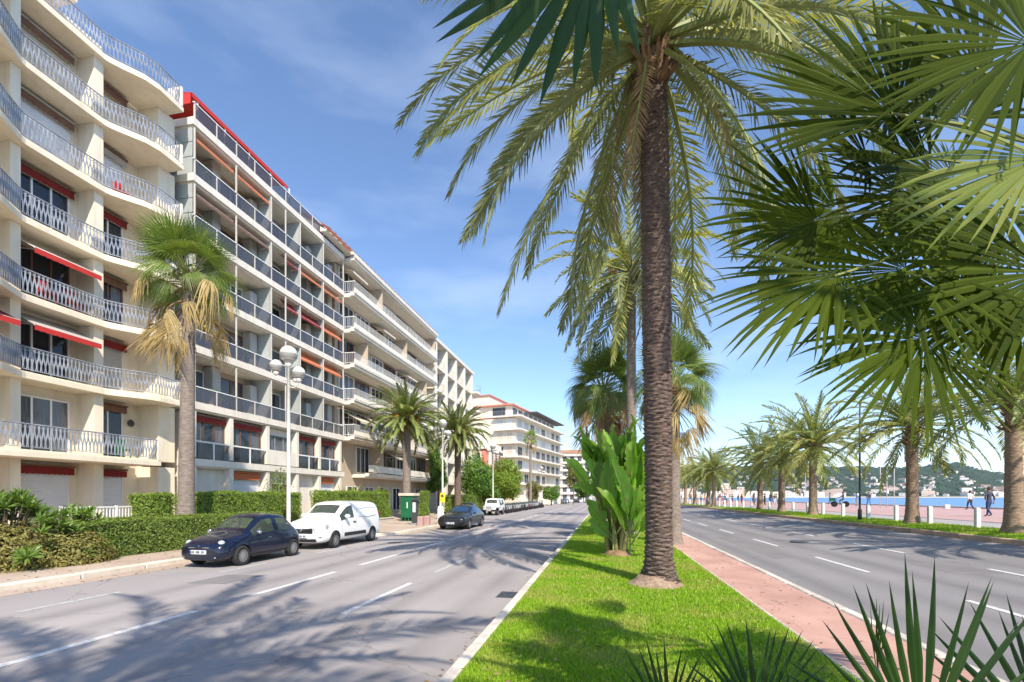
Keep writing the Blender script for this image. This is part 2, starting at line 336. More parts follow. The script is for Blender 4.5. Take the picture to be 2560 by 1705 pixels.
M['boot'] = pmat('boot', (0.17, 0.095, 0.05), 0.9, 0.35, 6, 0.5, 30, col2=(0.34, 0.22, 0.12))
M['fruit'] = pmat('fruit', (0.62, 0.26, 0.045), 0.7, 0.25, 8, 0.4, 60)
M['bark_tree'] = pmat('bark_tree', (0.17, 0.13, 0.10), 0.95, 0.3, 6, 0.8, 30)
M['date_leaf'] = leafmat('date_leaf', (0.24, 0.28, 0.075), (0.46, 0.46, 0.16), 0.45, 0.42, (1.35, 1.25, 0.5), 0.5, 0.3)
M['date_dull'] = leafmat('date_dull', (0.17, 0.205, 0.10), (0.30, 0.32, 0.16), 0.25, 0.42, (1.2, 1.2, 0.7), 0.5, 0.25)
M['date_dead'] = leafmat('date_dead', (0.20, 0.12, 0.06), (0.36, 0.25, 0.12), 0.2, 0.7, (1.2, 1.0, 0.6))
M['canary_leaf'] = leafmat('canary_leaf', (0.12, 0.18, 0.04), (0.28, 0.32, 0.10), 0.3, 0.42, (1.3, 1.25, 0.5), 0.5, 0.25)
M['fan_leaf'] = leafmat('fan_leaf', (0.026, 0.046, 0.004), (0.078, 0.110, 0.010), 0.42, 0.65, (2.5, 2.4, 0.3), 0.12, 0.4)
M['fan_sunlit'] = leafmat('fan_sunlit', (0.17, 0.24, 0.03), (0.30, 0.34, 0.07), 0.4, 0.4, (1.4, 1.35, 0.4), 0.5, 0.1)  # much paler copy of the fan leaf; sunlight put into its colour
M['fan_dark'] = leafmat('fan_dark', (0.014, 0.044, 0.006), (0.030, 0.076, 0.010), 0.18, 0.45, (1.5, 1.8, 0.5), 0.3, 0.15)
M['wash_leaf'] = leafmat('wash_leaf', (0.12, 0.20, 0.04), (0.26, 0.32, 0.09), 0.35, 0.42, (1.35, 1.35, 0.5), 0.5, 0.25)
M['wash_dead'] = leafmat('wash_dead', (0.46, 0.34, 0.13), (0.68, 0.54, 0.27), 0.3, 0.7, (1.2, 1.05, 0.6), 0.3, 0.25)
M['wash_brown'] = leafmat('wash_brown', (0.22, 0.13, 0.06), (0.42, 0.29, 0.14), 0.25, 0.75, (1.2, 1.05, 0.6), 0.3, 0.25)
M['hedge_leaf'] = leafmat('hedge_leaf', (0.13, 0.22, 0.03), (0.32, 0.41, 0.08), 0.38, 0.45, (1.4, 1.5, 0.4), 0.4, 0.05)
M['hedge_low'] = leafmat('hedge_low', (0.12, 0.20, 0.03), (0.32, 0.40, 0.11), 0.4, 0.45, (1.4, 1.4, 0.4), 0.4, 0.05)
M['shrub_dry'] = leafmat('shrub_dry', (0.14, 0.15, 0.04), (0.36, 0.31, 0.10), 0.3, 0.5, (1.3, 1.2, 0.5), 0.3, 0.1)
M['bush_leaf'] = leafmat('bush_leaf', (0.10, 0.19, 0.03), (0.24, 0.35, 0.08), 0.3, 0.42, (1.4, 1.4, 0.4), 0.4, 0.15)
M['bush_bright'] = leafmat('bush_bright', (0.15, 0.25, 0.025), (0.31, 0.40, 0.05), 0.35, 0.42, (1.35, 1.3, 0.4), 0.4, 0.12)
M['tree_leaf'] = leafmat('tree_leaf', (0.055, 0.13, 0.018), (0.17, 0.28, 0.04), 0.3, 0.45, (1.4, 1.5, 0.4), 0.4, 0.2)
M['tree_yellow'] = leafmat('tree_yellow', (0.14, 0.16, 0.04), (0.28, 0.27, 0.09), 0.3, 0.5, (1.3, 1.25, 0.5), 0.3, 0.15)
M['banana_leaf'] = leafmat('banana_leaf', (0.14, 0.29, 0.035), (0.26, 0.44, 0.06), 0.45, 0.35, (1.8, 1.9, 0.4), 0.5, 0.4)
M['banana_yellow'] = leafmat('banana_yellow', (0.26, 0.34, 0.03), (0.32, 0.36, 0.04), 0.42, 0.4, (1.4, 1.3, 0.4), 0.5, 0.1)
M['banana_stem'] = pmat('banana_stem', (0.24, 0.20, 0.08), 0.7, 0.3, 5, 0.4, 30, stretch=(1, 1, 0.3), col2=(0.40, 0.34, 0.13))
M['petiole'] = pmat('petiole', (0.24, 0.27, 0.08), 0.5, 0.2, 4)
M['grass_blade'] = leafmat('grass_blade', (0.17, 0.32, 0.014), (0.38, 0.53, 0.045), 0.35, 0.5, (1.3, 1.4, 0.35), 0.3, 0.0)
def dry_patches(m, dry, scale, lo, hi):
    """patches of dry straw-coloured turf, fixed to the ground"""
    nt = m.node_tree; N = nt.nodes; L = nt.links; b = N['Principled BSDF']; src = b.inputs['Base Color'].links[0].from_socket
    t = N.new('ShaderNodeTexCoord'); n = N.new('ShaderNodeTexNoise'); n.inputs['Scale'].default_value = scale; n.inputs['Detail'].default_value = 4; L.new(t.outputs['Object'], n.inputs['Vector'])
    r = N.new('ShaderNodeMapRange'); r.inputs['From Min'].default_value = lo; r.inputs['From Max'].default_value = hi; L.new(n.outputs['Fac'], r.inputs['Value'])
    mx = N.new('ShaderNodeMix'); mx.data_type = 'RGBA'; mx.inputs['B'].default_value = dry + (1,); L.new(r.outputs['Result'], mx.inputs['Factor']); L.new(src, mx.inputs['A']); L.new(mx.outputs['Result'], b.inputs['Base Color'])
def ribbed(m, scale, strength):
    """fine parallel veins on broad leaves, and browned blotches"""
    nt = m.node_tree; N = nt.nodes; L = nt.links; b = N['Principled BSDF']; t = N.new('ShaderNodeTexCoord'); w = N.new('ShaderNodeTexWave'); w.bands_direction = 'X'; w.inputs['Scale'].default_value = scale; w.inputs['Distortion'].default_value = 1.5; w.inputs['Detail'].default_value = 2
    L.new(t.outputs['Object'], w.inputs['Vector']); bp = N.new('ShaderNodeBump'); bp.inputs['Strength'].default_value = strength; bp.inputs['Distance'].default_value = .01; L.new(w.outputs['Fac'], bp.inputs['Height']); L.new(bp.outputs['Normal'], b.inputs['Normal'])
    dry_patches(m, (0.30, 0.26, 0.06), 4.0, 0.58, 0.78)
ribbed(M['banana_leaf'], 14, .6); ribbed(M['banana_yellow'], 14, .6)
dry_patches(M['grass_blade'], (0.46, 0.43, 0.12), 1.1, 0.47, 0.74); dry_patches(M['lawn'], (0.32, 0.27, 0.10), 1.1, 0.47, 0.74)
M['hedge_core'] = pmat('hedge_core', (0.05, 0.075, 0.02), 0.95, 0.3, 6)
M['hill'] = pmat('hill', (0.022, 0.050, 0.036), 0.95, 0.35, 0.012, col2=(0.075, 0.11, 0.055), detail=9)
M['sand'] = pmat('sand', (0.62, 0.52, 0.38), 0.95, 0.1, 0.2)
# ================================================================ THE SETTING
def sheet(name, pts, mat, parent=None, kind='structure'):
    me = make_mesh(name, pts, [tuple(range(len(pts)))], mat); o = link(name, me, parent)
    if parent is None: tag(o, kind=kind)
    return o
def strip(name, x0, x1, y0, y1, z0, z1, mat, n=1, parent=None):
    """a sheet from (x0,z0) to (x1,z1), running y0..y1"""
    V = []; F = []
    for i in range(n + 1):
        y = y0 + (y1 - y0) * i / n; V += [(x0, y, z0), (x1, y, z1)]
    F = [(2 * i, 2 * i + 1, 2 * i + 3, 2 * i + 2) for i in range(n)]
    o = link(name, make_mesh(name, V, F, mat), parent)
    if parent is None: tag(o, kind='structure')
    return o

# sea (lies lower than the land everywhere)
m, nt, b = _nodes('sea_water'); N = nt.nodes; L = nt.links
t = N.new('ShaderNodeTexCoord'); mp_ = N.new('ShaderNodeMapping'); mp_.inputs['Scale'].default_value = (0.25, 0.6, 1); L.new(t.outputs['Object'], mp_.inputs['Vector'])
n_ = N.new('ShaderNodeTexNoise'); n_.inputs['Scale'].default_value = 0.6; n_.inputs['Detail'].default_value = 6; L.new(mp_.outputs['Vector'], n_.inputs['Vector'])
bp = N.new('ShaderNodeBump'); bp.inputs['Strength'].default_value = 0.7; bp.inputs['Distance'].default_value = 0.5; L.new(n_.outputs['Fac'], bp.inputs['Height']); L.new(bp.outputs['Normal'], b.inputs['Normal'])
b.inputs['Base Color'].default_value = (0.09, 0.22, 0.46, 1); b.inputs['Roughness'].default_value = 0.32; b.inputs['Specular IOR Level'].default_value = 0.5
M['sea'] = m
sheet('sea', [(-9000, -900, -1.2), (9000, -900, -1.2), (9000, 9000, -1.2), (-9000, 9000, -1.2)], M['sea'])
sheet('ground', [(-6000, -400, -0.07), (37.5, -400, -0.07), (37.5, 1600, -0.07), (-400, 3200, -0.07), (-6000, 6000, -0.07)], M['land'])
road_left = strip('road', -12.6, -1.62, -60, 760, 0.0, 0.0, M['asphalt'], 20)
road_right = strip('road', 3.95, 12.8, -60, 760, 0.015, 0.505, M['asphalt_right'], 20)
strip('median_ground', -1.62, 2.62, 3.9, 760, 0.128, 0.128, M['lawn'], 30)
strip('planting_bed', -1.62, 3.95, -60, 3.9, 0.12, 0.12, M['soil'], 6)
path = strip('footpath', 2.62, 3.95, 3.9, 760, 0.132, 0.132, M['path'], 30)
strip('verge_ground', 12.85, 15.2, -60, 760, 0.625, 0.745, M['lawn'], 30)
strip('promenade_walk', 15.2, 18.2, -60, 900, 0.765, 0.795, M['prom_grey'], 10)
m_ = MB(); m_.box(18.2, 37.6, -60, 900, -1.4, 0.80); tag(m_.build('promenade', M['prom_pink']), kind='structure')
strip('drain_line', 17.95, 18.2, -60, 900, 0.801, 0.804, M['dark_metal'], 4)
m_ = MB(); m_.box(37.0, 37.62, -60, 900, 0.79, 0.97); tag(m_.build('sea_wall', M['stone_white']), kind='structure')

# left pavement: follows the kerb, which juts out between the parking bays
pv = [(-12.6, -60), (-12.6, 20.4), (-10.75, 23.0), (-10.75, 33.6), (-12.9, 35.6), (-12.9, 760)]
m_ = MB()
for (xa, ya), (xb, yb) in zip(pv[:-1], pv[1:]):
    m_.add([(xa - 0.28, ya, 0.135), (xb - 0.28, yb, 0.135), (-60, yb, 0.135), (-60, ya, 0.135)], [(0, 1, 2, 3)])
tag(m_.build('pavement', M['pavement']), kind='structure')

def kerb(name, pts, z0, z1, w, mat, stone, near, gap=0.028, back=False):
    """kerb line along pts (road side on the +X side of travel): single stones up to y=near, then one long run"""
    root = thing(name, None, None, (pts[0][0], pts[0][1], z0)); tag(root, kind='structure')
    for k in list(root.keys()):
        if k in ('label', 'category'): del root[k]
    me = None
    run = MB()
    for (xa, ya), (xb, yb) in zip(pts[:-1], pts[1:]):
        Ls = math.hypot(xb - xa, yb - ya); d = Vector(((xb - xa) / Ls, (yb - ya) / Ls, 0)); nrm = Vector((-d.y, d.x, 0)) * (1 if not back else -1)
        s = 0.0
        while s < Ls - 0.02:
            l = min(stone, Ls - s); p = Vector((xa, ya, 0)) + d * s
            if p.y < -8: s += stone; continue
            if p.y < near:
                if me is None or abs(l - stone) > 0.01:
                    q = MB(); q.cbox(0, w, 0, l - gap, z0, z1, 0.02); mm = q.mesh('kerb_stone', mat)
                    if abs(l - stone) <= 0.01: me = mm
                else: mm = me
                M4 = Matrix.Translation(p - ORG[root.name] + Vector((0, 0, random.uniform(-0.004, 0.004)))) @ Matrix.Translation((0, 0, -0)) @ Matrix(((nrm.x, d.x, 0, 0), (nrm.y, d.y, 0, 0), (0, 0, 1, 0), (0, 0, 0, 1)))
                link('kerb_stone', mm, root, M4)
                s += stone
            else:
                e = p + d * (Ls - s); a = p; b2 = e
                run.add([tuple(a) [:2] + (z0,), tuple(b2)[:2] + (z0,), tuple(b2)[:2] + (z1,), tuple(a)[:2] + (z1,),
                         tuple(a + nrm * w)[:2] + (z0,), tuple(b2 + nrm * w)[:2] + (z0,), tuple(b2 + nrm * w)[:2] + (z1,), tuple(a + nrm * w)[:2] + (z1,)],
                        [(0, 1, 2, 3), (7, 6, 5, 4), (3, 2, 6, 7), (0, 4, 5, 1), (0, 3, 7, 4), (1, 5, 6, 2)])
                break
    if run.v: run.build('kerb_run', mat, root)
    return root
random.seed(3)
kerb('kerb', pv, -0.02, 0.14, 0.30, M['stone'], 1.65, 60)
kerb('kerb', [(-1.53, -8), (-1.53, 700)], -0.02, 0.150, 0.15, M['stone_white'], 1.3, 34, back=False)
kerb('kerb', [(3.86, -8), (3.86, 700)], 0.0, 0.155, 0.17, M['stone_white'], 1.2, 30, back=True)
kerb('kerb', [(12.72, -8), (12.72, 700)], 0.42, 0.665, 0.26, M['kerb_tan'], 1.4, 44, back=True)
kerb('path_edging', [(2.57, 3.9), (2.57, 300)], 0.05, 0.142, 0.07, M['stone'], 2.0, 20, back=True)

# gutter strip of pale worn concrete beside the left kerb
strip('gutter', -12.58, -11.95, -60, 20.4, 0.004, 0.004, M['pavement'], 4)

# painted markings are pieces of their road
def dashes(parent, x, w, y0, n, l, period, mat, z, slope=0.0):
    me = make_mesh('lane_dash', [(-w / 2, 0, 0), (w / 2, 0, slope * w), (w / 2, l, slope * w), (-w / 2, l, 0)], [(0, 1, 2, 3)], mat)
    for i in range(n):
        link('lane_dash', me, parent, Matrix.Translation((x, y0 + i * period, z)))
dashes(road_left, -7.10, 0.15, -0.42, 24, 3.1, 4.4, M['lane_paint'], 0.004)
dashes(road_left, -4.45, 0.13, 7.4, 1, 2.95, 4.4, M['lane_paint'], 0.004)
dashes(road_left, -4.45, 0.12, 11.9, 24, 2.9, 4.4, M['paint_worn'], 0.004)
dashes(road_left, -10.1, 0.13, 2.0, 5, 1.8, 4.4, M['paint_worn'], 0.004)
dashes(road_right, 6.42, 0.11, 6.9, 26, 3.0, 6.2, M['lane_paint'], 0.155, 0.0554)
dashes(road_right, 9.0, 0.11, 4.0, 26, 3.0, 6.2, M['lane_paint'], 0.299, 0.0554)
for y in np.arange(23.2, 33.0, 0.75):       # faded yellow hatching where the pavement juts out
    link('yellow_hatch', make_mesh('yellow_hatch', [(-10.70, y, 0.004), (-10.05, y + 0.5, 0.004), (-10.05, y + 0.72, 0.004), (-10.70, y + 0.22, 0.004)], [(0, 1, 2, 3)], M['paint_yellow']), road_left)
q = MB(); q.lathe([(0.34, 0), (0.34, 0.006), (0.29, 0.007)], 20, (-9.0, 19.2, 0.002)); q.build('manhole_cover', M['dark_metal'], road_left)
q = MB(); q.lathe([(0.34, 0), (0.34, 0.006), (0.29, 0.007)], 20, (7.6, 20.5, 0.235)); q.build('manhole_cover', M['dark_metal'], road_right)

for (x0, x1, y0, y1) in ((-5.9, -4.9, 17.2, 19.0), (-9.6, -8.6, 9.3, 10.6)):
    link('repair_patch', make_mesh('repair_patch', [(x0, y0, .003), (x1, y0 + .1, .003), (x1 - .05, y1, .003), (x0 + .03, y1 - .06, .003)], [(0, 1, 2, 3)], M['asphalt_patch']), road_left)
for (x0, x1, y0, y1) in ((8.0, 8.9, 12.5, 14.4), (5.2, 5.9, 16, 24)):
    z = lambda x: .015 + (x - 3.95) * .0554 + .003
    link('repair_patch', make_mesh('repair_patch', [(x0, y0, z(x0)), (x1, y0 + .1, z(x1)), (x1, y1, z(x1)), (x0, y1 - .06, z(x0))], [(0, 1, 2, 3)], M['asphalt_patch']), road_right)
# lawns: upright blades on the ground sheets
def grass(name, label, fx, n, hmin, hmax, seed, mat):
    rng = np.random.default_rng(seed); P, sc_ = fx(rng, n); n = len(P)
    a = rng.uniform(0, 2 * np.pi, n); h = rng.uniform(hmin, hmax, n) * sc_; w = rng.uniform(0.004, 0.008, n) * sc_ * 1.5
    lean = rng.uniform(-0.6, 0.6, (n, 2)) * h[:, None]
    V = np.zeros((n, 3, 3)); d = np.stack([np.cos(a), np.sin(a)], 1) * w[:, None]
    V[:, 0, :2] = P[:, :2] - d; V[:, 1, :2] = P[:, :2] + d; V[:, 2, :2] = P[:, :2] + lean
    V[:, 0, 2] = V[:, 1, 2] = P[:, 2] - 0.005; V[:, 2, 2] = P[:, 2] + h
    o = link(name, fast_mesh(name, V.reshape(-1, 3), np.arange(3 * n).reshape(n, 3), mat)); tag(o, label, 'grass', kind='stuff')
    return o
def med_fx(rng, n):
    y = 3.9 + 36 * rng.uniform(0, 1, n) ** 2.0; x = rng.uniform(-1.50, 2.56, n)
    s = 1 + (y - 4) * 0.045
    d = np.hypot(x - 1.16, y - 10.6); e = np.hypot((x - 0.5) * 1.2, y - 15.6)
    bare = 0.5 + 0.5 * np.sin(x * 2.3 + y * 1.1) * np.sin(x * 1.3 - y * 0.7 + 2)
    keep = (d > 0.5) & (e > 0.55) & (rng.uniform(0, 1, n) < 0.75 + 0.25 * bare)
    return np.stack([x, y, np.full(n, 0.128)], 1)[keep], s[keep]
grass('lawn_grass', 'bright green lawn on the central strip around the palm trunks', med_fx, 210000, 0.02, 0.05, 1, M['grass_blade'])
def ver_fx(rng, n):
    y = 8 + 50 * rng.uniform(0, 1, n) ** 1.5; x = rng.uniform(13.0, 15.15, n)
    return np.stack([x, y, 0.625 + (x - 12.85) * 0.0511], 1), 1.3 + y * 0.03
grass('verge_grass', 'narrow green lawn strip between the right-hand road and the promenade', ver_fx, 40000, 0.03, 0.06, 2, M['grass_blade'])

# ---------------------------------------------------------------- far shore: hills, houses
AZ = [-20, -5, 5, 8.5, 14.5, 20.1, 24.6, 28.5, 29.8, 31.8, 32.6, 33.9, 35.3, 36.5, 40, 50, 75]
PX = [10, 30, 45, 58, 72, 77, 73, 71, 75, 83, 81, 64, 56, 50, 46, 40, 30]
R0 = [(-20, 1500), (5, 1250), (14, 1500), (24, 1850), (40, 2050), (75, 2300)]
def ridge(az):
    a = R(az + 11.13); return np.interp(az, AZ, PX) / 1174.0 * (np.interp(az, [p[0] for p in R0], [p[1] for p in R0]) + 900) * math.cos(a)
def shore(az): return float(np.interp(az, [p[0] for p in R0], [p[1] for p in R0]))
def hill_h(az, tt):
    s = max(0.0, min(1.0, tt)); s = s ** 0.85
    wob = 0.06 * math.sin(az * 1.7 + 3 * tt) + 0.05 * math.sin(az * 3.9 - 7 * tt + 1)
    return max(0.0, ridge(az) * (s * (1 + wob * math.sin(math.pi * min(tt, 1)) * 2)))
V = []; F = []; azs = np.arange(-20, 75.01, 0.5); tts = list(np.linspace(-0.04, 1.0, 22)) + [1.15, 1.5]
for az in azs:
    for tt in tts:
        r = shore(az) + 900 * tt; h = hill_h(az, tt) if tt <= 1 else ridge(az) * (1 - (tt - 1) * 1.6)
        V.append((r * math.sin(R(az)), r * math.cos(R(az)), -1.6 + (h + 2.2 if tt > 0 else 0)))
k = len(tts)
for i in range(len(azs) - 1):
    for j in range(k - 1): F.append((i * k + j, (i + 1) * k + j, (i + 1) * k + j + 1, i * k + j + 1))
hill = link('hill', make_mesh('hill', V, F, M['hill'], None, True)); tag(hill, kind='structure')
V = []; F = []
for az in azs:
    for dr, z in ((-60, -1.35), (2, 2.0)): V.append(((shore(az) + dr) * math.sin(R(az)), (shore(az) + dr) * math.cos(R(az)), z))
F = [(2 * i, 2 * i + 2, 2 * i + 3, 2 * i + 1) for i in range(len(azs) - 1)]
tag(link('far_beach', make_mesh('far_beach', V, F, M['sand'])), kind='structure')
# woodland clothing the hill: one mass
rng = np.random.default_rng(5); P = []
for i in range(9000):
    az = rng.uniform(4, 40); tt = rng.uniform(0.02, 1.0); r = shore(az) + 900 * tt; P.append((r * math.sin(R(az)), r * math.cos(R(az)), hill_h(az, tt) - 1))
P = np.array(P); n = len(P); s = rng.uniform(5, 12, n)
oct_ = np.array([(1, 0, 0.4), (0, 1, 0.4), (-1, 0, 0.4), (0, -1, 0.4), (0, 0, 1.15)]); of = np.array([(0, 1, 4), (1, 2, 4), (2, 3, 4), (3, 0, 4)])
V = (P[:, None, :] + oct_[None] * s[:, None, None] * np.array([1, 1, 0.9])).reshape(-1, 3); F = (of[None] + (np.arange(n) * 5)[:, None, None]).reshape(-1, 3)
M['wood'] = leafmat('wood', (0.014, 0.040, 0.026), (0.034, 0.066, 0.030), 0.05, 0.8)
tag(link('hillside_wood', fast_mesh('hillside_wood', V, F, M['wood'])), 'dark green wood covering the far hills', 'woodland', kind='stuff')
# houses on the slopes, each its own object
M['house_white'] = pmat('house_white', (0.80, 0.77, 0.72), 0.85, 0.05, 0.1, rnd=0.2)
M['house_pink'] = pmat('house_pink', (0.66, 0.52, 0.42), 0.85, 0.05, 0.1, rnd=0.2)
def house_mesh(w, d, h, hip, mw):
    q = MB(); q.box(-w / 2, w / 2, -d / 2, d / 2, -6, h, 0)
    q.add([(-w / 2 - .5, -d / 2 - .5, h), (w / 2 + .5, -d / 2 - .5, h), (w / 2 + .5, d / 2 + .5, h), (-w / 2 - .5, d / 2 + .5, h), (-w * .2, 0, h + hip), (w * .2, 0, h + hip)],
          [(0, 1, 5, 4), (1, 2, 5), (2, 3, 4, 5), (3, 0, 4), (3, 2, 1, 0)], 1)
    for fl in range(int(h // 3.2)):
        for c in np.arange(-w / 2 + 1.6, w / 2 - 1.2, 3.2): q.box(c - .6, c + .6, -d / 2 - .06, -d / 2, fl * 3.2 + 1, fl * 3.2 + 2.4, 2)
    return q.mesh('hillside_house', [mw, M['roof_tile'], M['room_blue']])
HM = [house_mesh(14, 10, 7, 1.6, M['house_white']), house_mesh(20, 11, 6.4, 1.6, M['house_white']), house_mesh(26, 13, 12, 1.2, M['house_white']),
      house_mesh(11, 10, 9.6, 2.0, M['house_white']), house_mesh(34, 13, 16, 1.0, M['house_pink'])]
random.seed(11); placed = 0
while placed < 290:
    az = random.uniform(9.5, 37); tt = random.betavariate(1.2, 2.2) * 0.72
    if az < 19 and random.random() < 0.45: continue
    if math.sin(az * 1.4 + 1) * math.sin(tt * 9 + az * 0.5) < -0.25: continue
    r = shore(az) + 900 * tt; kx = random.choices(range(5), [4, 4, 2, 3, 1 if tt < 0.25 else 0])[0]
    o = link('hillside_house', HM[kx]); o.location = (r * math.sin(R(az)), r * math.cos(R(az)), hill_h(az, tt) + 1.5); o.rotation_euler = (0, 0, -R(az) + random.uniform(-0.6, 0.6))
    f = random.uniform(0.55, 1.0); o.scale = (f, f, f)
    tag(o, 'tiny pale house with a tiled roof on the far hillside across the bay', 'house', 'houses on the far hillside'); placed += 1
random.seed(12)
for i in range(26):     # low pale buildings along the far waterfront
    az = 8.5 + i * 0.62 + random.uniform(-.15, .15); r = shore(az) - random.uniform(0, 25)
    w = random.uniform(16, 34); o = link('waterfront_building', HM[random.choice((1, 2, 2, 4))]); o.location = (r * math.sin(R(az)), r * math.cos(R(az)), 1.5)
    o.rotation_euler = (0, 0, -R(az)); f = w / 24; o.scale = (f, 1, random.uniform(1.0, 1.5))
    tag(o, 'low pale building standing along the far waterfront behind the palms', 'building', 'buildings on the far waterfront')
def leaf_quads(P, Nn, size, rng, aspect=.5, lift=.5):
    n = len(P); r = rng.normal(size=(n, 3)); u = r - Nn * (r * Nn).sum(1, keepdims=True); u /= np.linalg.norm(u, axis=1, keepdims=True) + 1e-6
    u = u + Nn * rng.uniform(-.2, 1.0, (n, 1)) * lift; u /= np.linalg.norm(u, axis=1, keepdims=True)
    w = np.cross(u, Nn + rng.normal(size=(n, 3)) * .5); w /= np.linalg.norm(w, axis=1, keepdims=True) + 1e-6
    s = (size * rng.uniform(.7, 1.3, n))[:, None]
    V = np.stack([P, P + u * s * .5 + w * s * aspect * .5, P + u * s, P + u * s * .5 - w * s * aspect * .5], 1).reshape(-1, 3)
    return V, np.arange(4 * n).reshape(n, 4)
# ================================================================ BUILDINGS
def window(parent, x, y0, y1, z0, z1, n=2, fm='white_metal', back='room', curtain=0, fw=0.06, pane='pane'):
    """window in the plane x, facing +X: board painted dark for the unlit room, frame, panes, curtain"""
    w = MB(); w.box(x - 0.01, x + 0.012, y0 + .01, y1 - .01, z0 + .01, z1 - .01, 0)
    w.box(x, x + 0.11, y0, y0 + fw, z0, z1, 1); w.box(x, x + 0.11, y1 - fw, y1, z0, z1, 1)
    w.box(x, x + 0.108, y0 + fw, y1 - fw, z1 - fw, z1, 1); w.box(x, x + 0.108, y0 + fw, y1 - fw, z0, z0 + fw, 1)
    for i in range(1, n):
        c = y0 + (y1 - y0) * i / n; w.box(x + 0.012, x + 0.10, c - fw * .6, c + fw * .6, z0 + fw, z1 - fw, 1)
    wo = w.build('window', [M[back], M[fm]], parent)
    for i in range(n):
        a = y0 + (y1 - y0) * i / n + fw * .6; c = y0 + (y1 - y0) * (i + 1) / n - fw * .6
        part('pane', M[pane], wo, (x + 0.072, x + 0.078, a, c, z0 + fw, z1 - fw))
    if curtain:
        k = MB(); Ls = (y1 - y0); step = 0.06
        spans = [(y0 + fw, y0 + Ls * 0.36), (y1 - Ls * 0.36, y1 - fw)] if curtain == 1 else [(y0 + fw, y1 - fw)] if curtain == 2 else [(y0 + fw, y0 + Ls * .55)]
        for a, c in spans:
            nn = max(2, int((c - a) / step)); ys = [a + (c - a) * i / nn for i in range(nn + 1)]
            V = [(x + 0.030 + 0.012 * (i % 2), y, z) for i, y in enumerate(ys) for z in (z0 + fw, z1 - fw)]
            k.add(V, [(2 * i, 2 * i + 2, 2 * i + 3, 2 * i + 1) for i in range(nn)])
        k.build('curtain', M['curtain'], wo)
    return wo

def shutter(parent, x, y0, y1, z0, z1, mat, pitch=0.075):
    n = max(3, int((z1 - z0) / pitch)); h = (z1 - z0) / n; V = []; F = []
    for i in range(n):
        za = z0 + i * h; b = len(V)
        V += [(x + .012, y0, za), (x + .012, y1, za), (x + .03, y0, za + h * .2), (x + .03, y1, za + h * .2), (x + .03, y0, za + h * .85), (x + .03, y1, za + h * .85), (x + .012, y0, za + h), (x + .012, y1, za + h)]
        F += [(b, b + 1, b + 3, b + 2), (b + 2, b + 3, b + 5, b + 4), (b + 4, b + 5, b + 7, b + 6)]
    q = MB(); q.add(V, F, 0); q.box(x, x + .05, y0 - .04, y0, z0, z1, 1); q.box(x, x + .05, y1, y1 + .04, z0, z1, 1); q.box(x, x + .06, y0 - .04, y1 + .04, z1, z1 + .05, 1)
    q.box(x - 0.005, x + .010, y0, y1, z0, z1, 0)
    return q.build('roller_shutter', [M[mat], M['white_metal']], parent)

def awning_rolled(parent, x, y0, y1, z, mat, box='canvas_brown', drop=0.24):
    """rolled-up awning under a cassette, its valance hanging"""
    q = MB(); q.tube([(x + 0.12, y0, z - 0.02), (x + 0.12, y1, z - 0.02)], 0.085, 10); a = q.build('awning', M[mat], parent, True)
    part('cassette', M[box], a, (x, x + 0.24, y0 - .03, y1 + .03, z + 0.08, z + 0.16))
    k = MB(); nn = max(4, int((y1 - y0) / 0.09)); ys = [y0 + (y1 - y0) * i / nn for i in range(nn + 1)]
    V = [(x + 0.205, y, zz) for i, y in enumerate(ys) for zz in (z + 0.06, z - drop + 0.025 * (i % 2))]
    k.add(V, [(2 * i, 2 * i + 1, 2 * i + 3, 2 * i + 2) for i in range(nn)]); k.build('valance', M[mat], a)
    return a

def awning_open(parent, x0, x1, y0, y1, z0, z1, mat, vmat, drop=0.22):
    """sloping sheet from (x0,z0) at the wall out to (x1,z1), with arms and a scalloped valance"""
    q = MB(); q.add([(x0, y0, z0), (x0, y1, z0), (x1, y1, z1), (x1, y0, z1), (x0, y0, z0 - .012), (x0, y1, z0 - .012), (x1, y1, z1 - .012), (x1, y0, z1 - .012)],
                    [(3, 2, 1, 0), (4, 5, 6, 7), (0, 1, 5, 4), (2, 3, 7, 6), (1, 2, 6, 5), (3, 0, 4, 7)])
    a = q.build('awning', M[mat], parent)
    k = MB(); nn = max(6, int((y1 - y0) / 0.07)); ys = [y0 + (y1 - y0) * i / nn for i in range(nn + 1)]
    V = [(x1 + 0.01, y, zz) for i, y in enumerate(ys) for zz in (z1 + .005, z1 - drop + 0.03 * abs(math.sin(i * 1.05)))]
    k.add(V, [(2 * i, 2 * i + 1, 2 * i + 3, 2 * i + 2) for i in range(nn)]); k.build('valance', M[vmat], a)
    part('front_bar', M['white_metal'], a, (x1 - .03, x1 + .006, y0, y1, z1 - .03, z1 + .02))
    for y in (y0 + .15, y1 - .15):
        t = MB(); t.tube([(x0, y, z0 - .5), ((x0 + x1) / 2, y + .2, (z0 + z1) / 2 - .18), (x1, y, z1 - .04)], 0.02, 5); t.build('arm', M['white_metal'], a)
    return a

def resample(pts, step):
    out = []; 
    for (a, b) in zip(pts[:-1], pts[1:]):
        n = max(1, int(round(math.hypot(b[0] - a[0], b[1] - a[1]) / step)))
        out += [(a[0] + (b[0] - a[0]) * i / n, a[1] + (b[1] - a[1]) * i / n) for i in range(n)]
    return out + [pts[-1]]

def smooth_line(pts, it=2):
    for _ in range(it):
        q = [pts[0]]
        for a, b in zip(pts[:-1], pts[1:]):
            q += [(a[0] * .75 + b[0] * .25, a[1] * .75 + b[1] * .25), (a[0] * .25 + b[0] * .75, a[1] * .25 + b[1] * .75)]
        pts = q + [pts[-1]]
    return pts

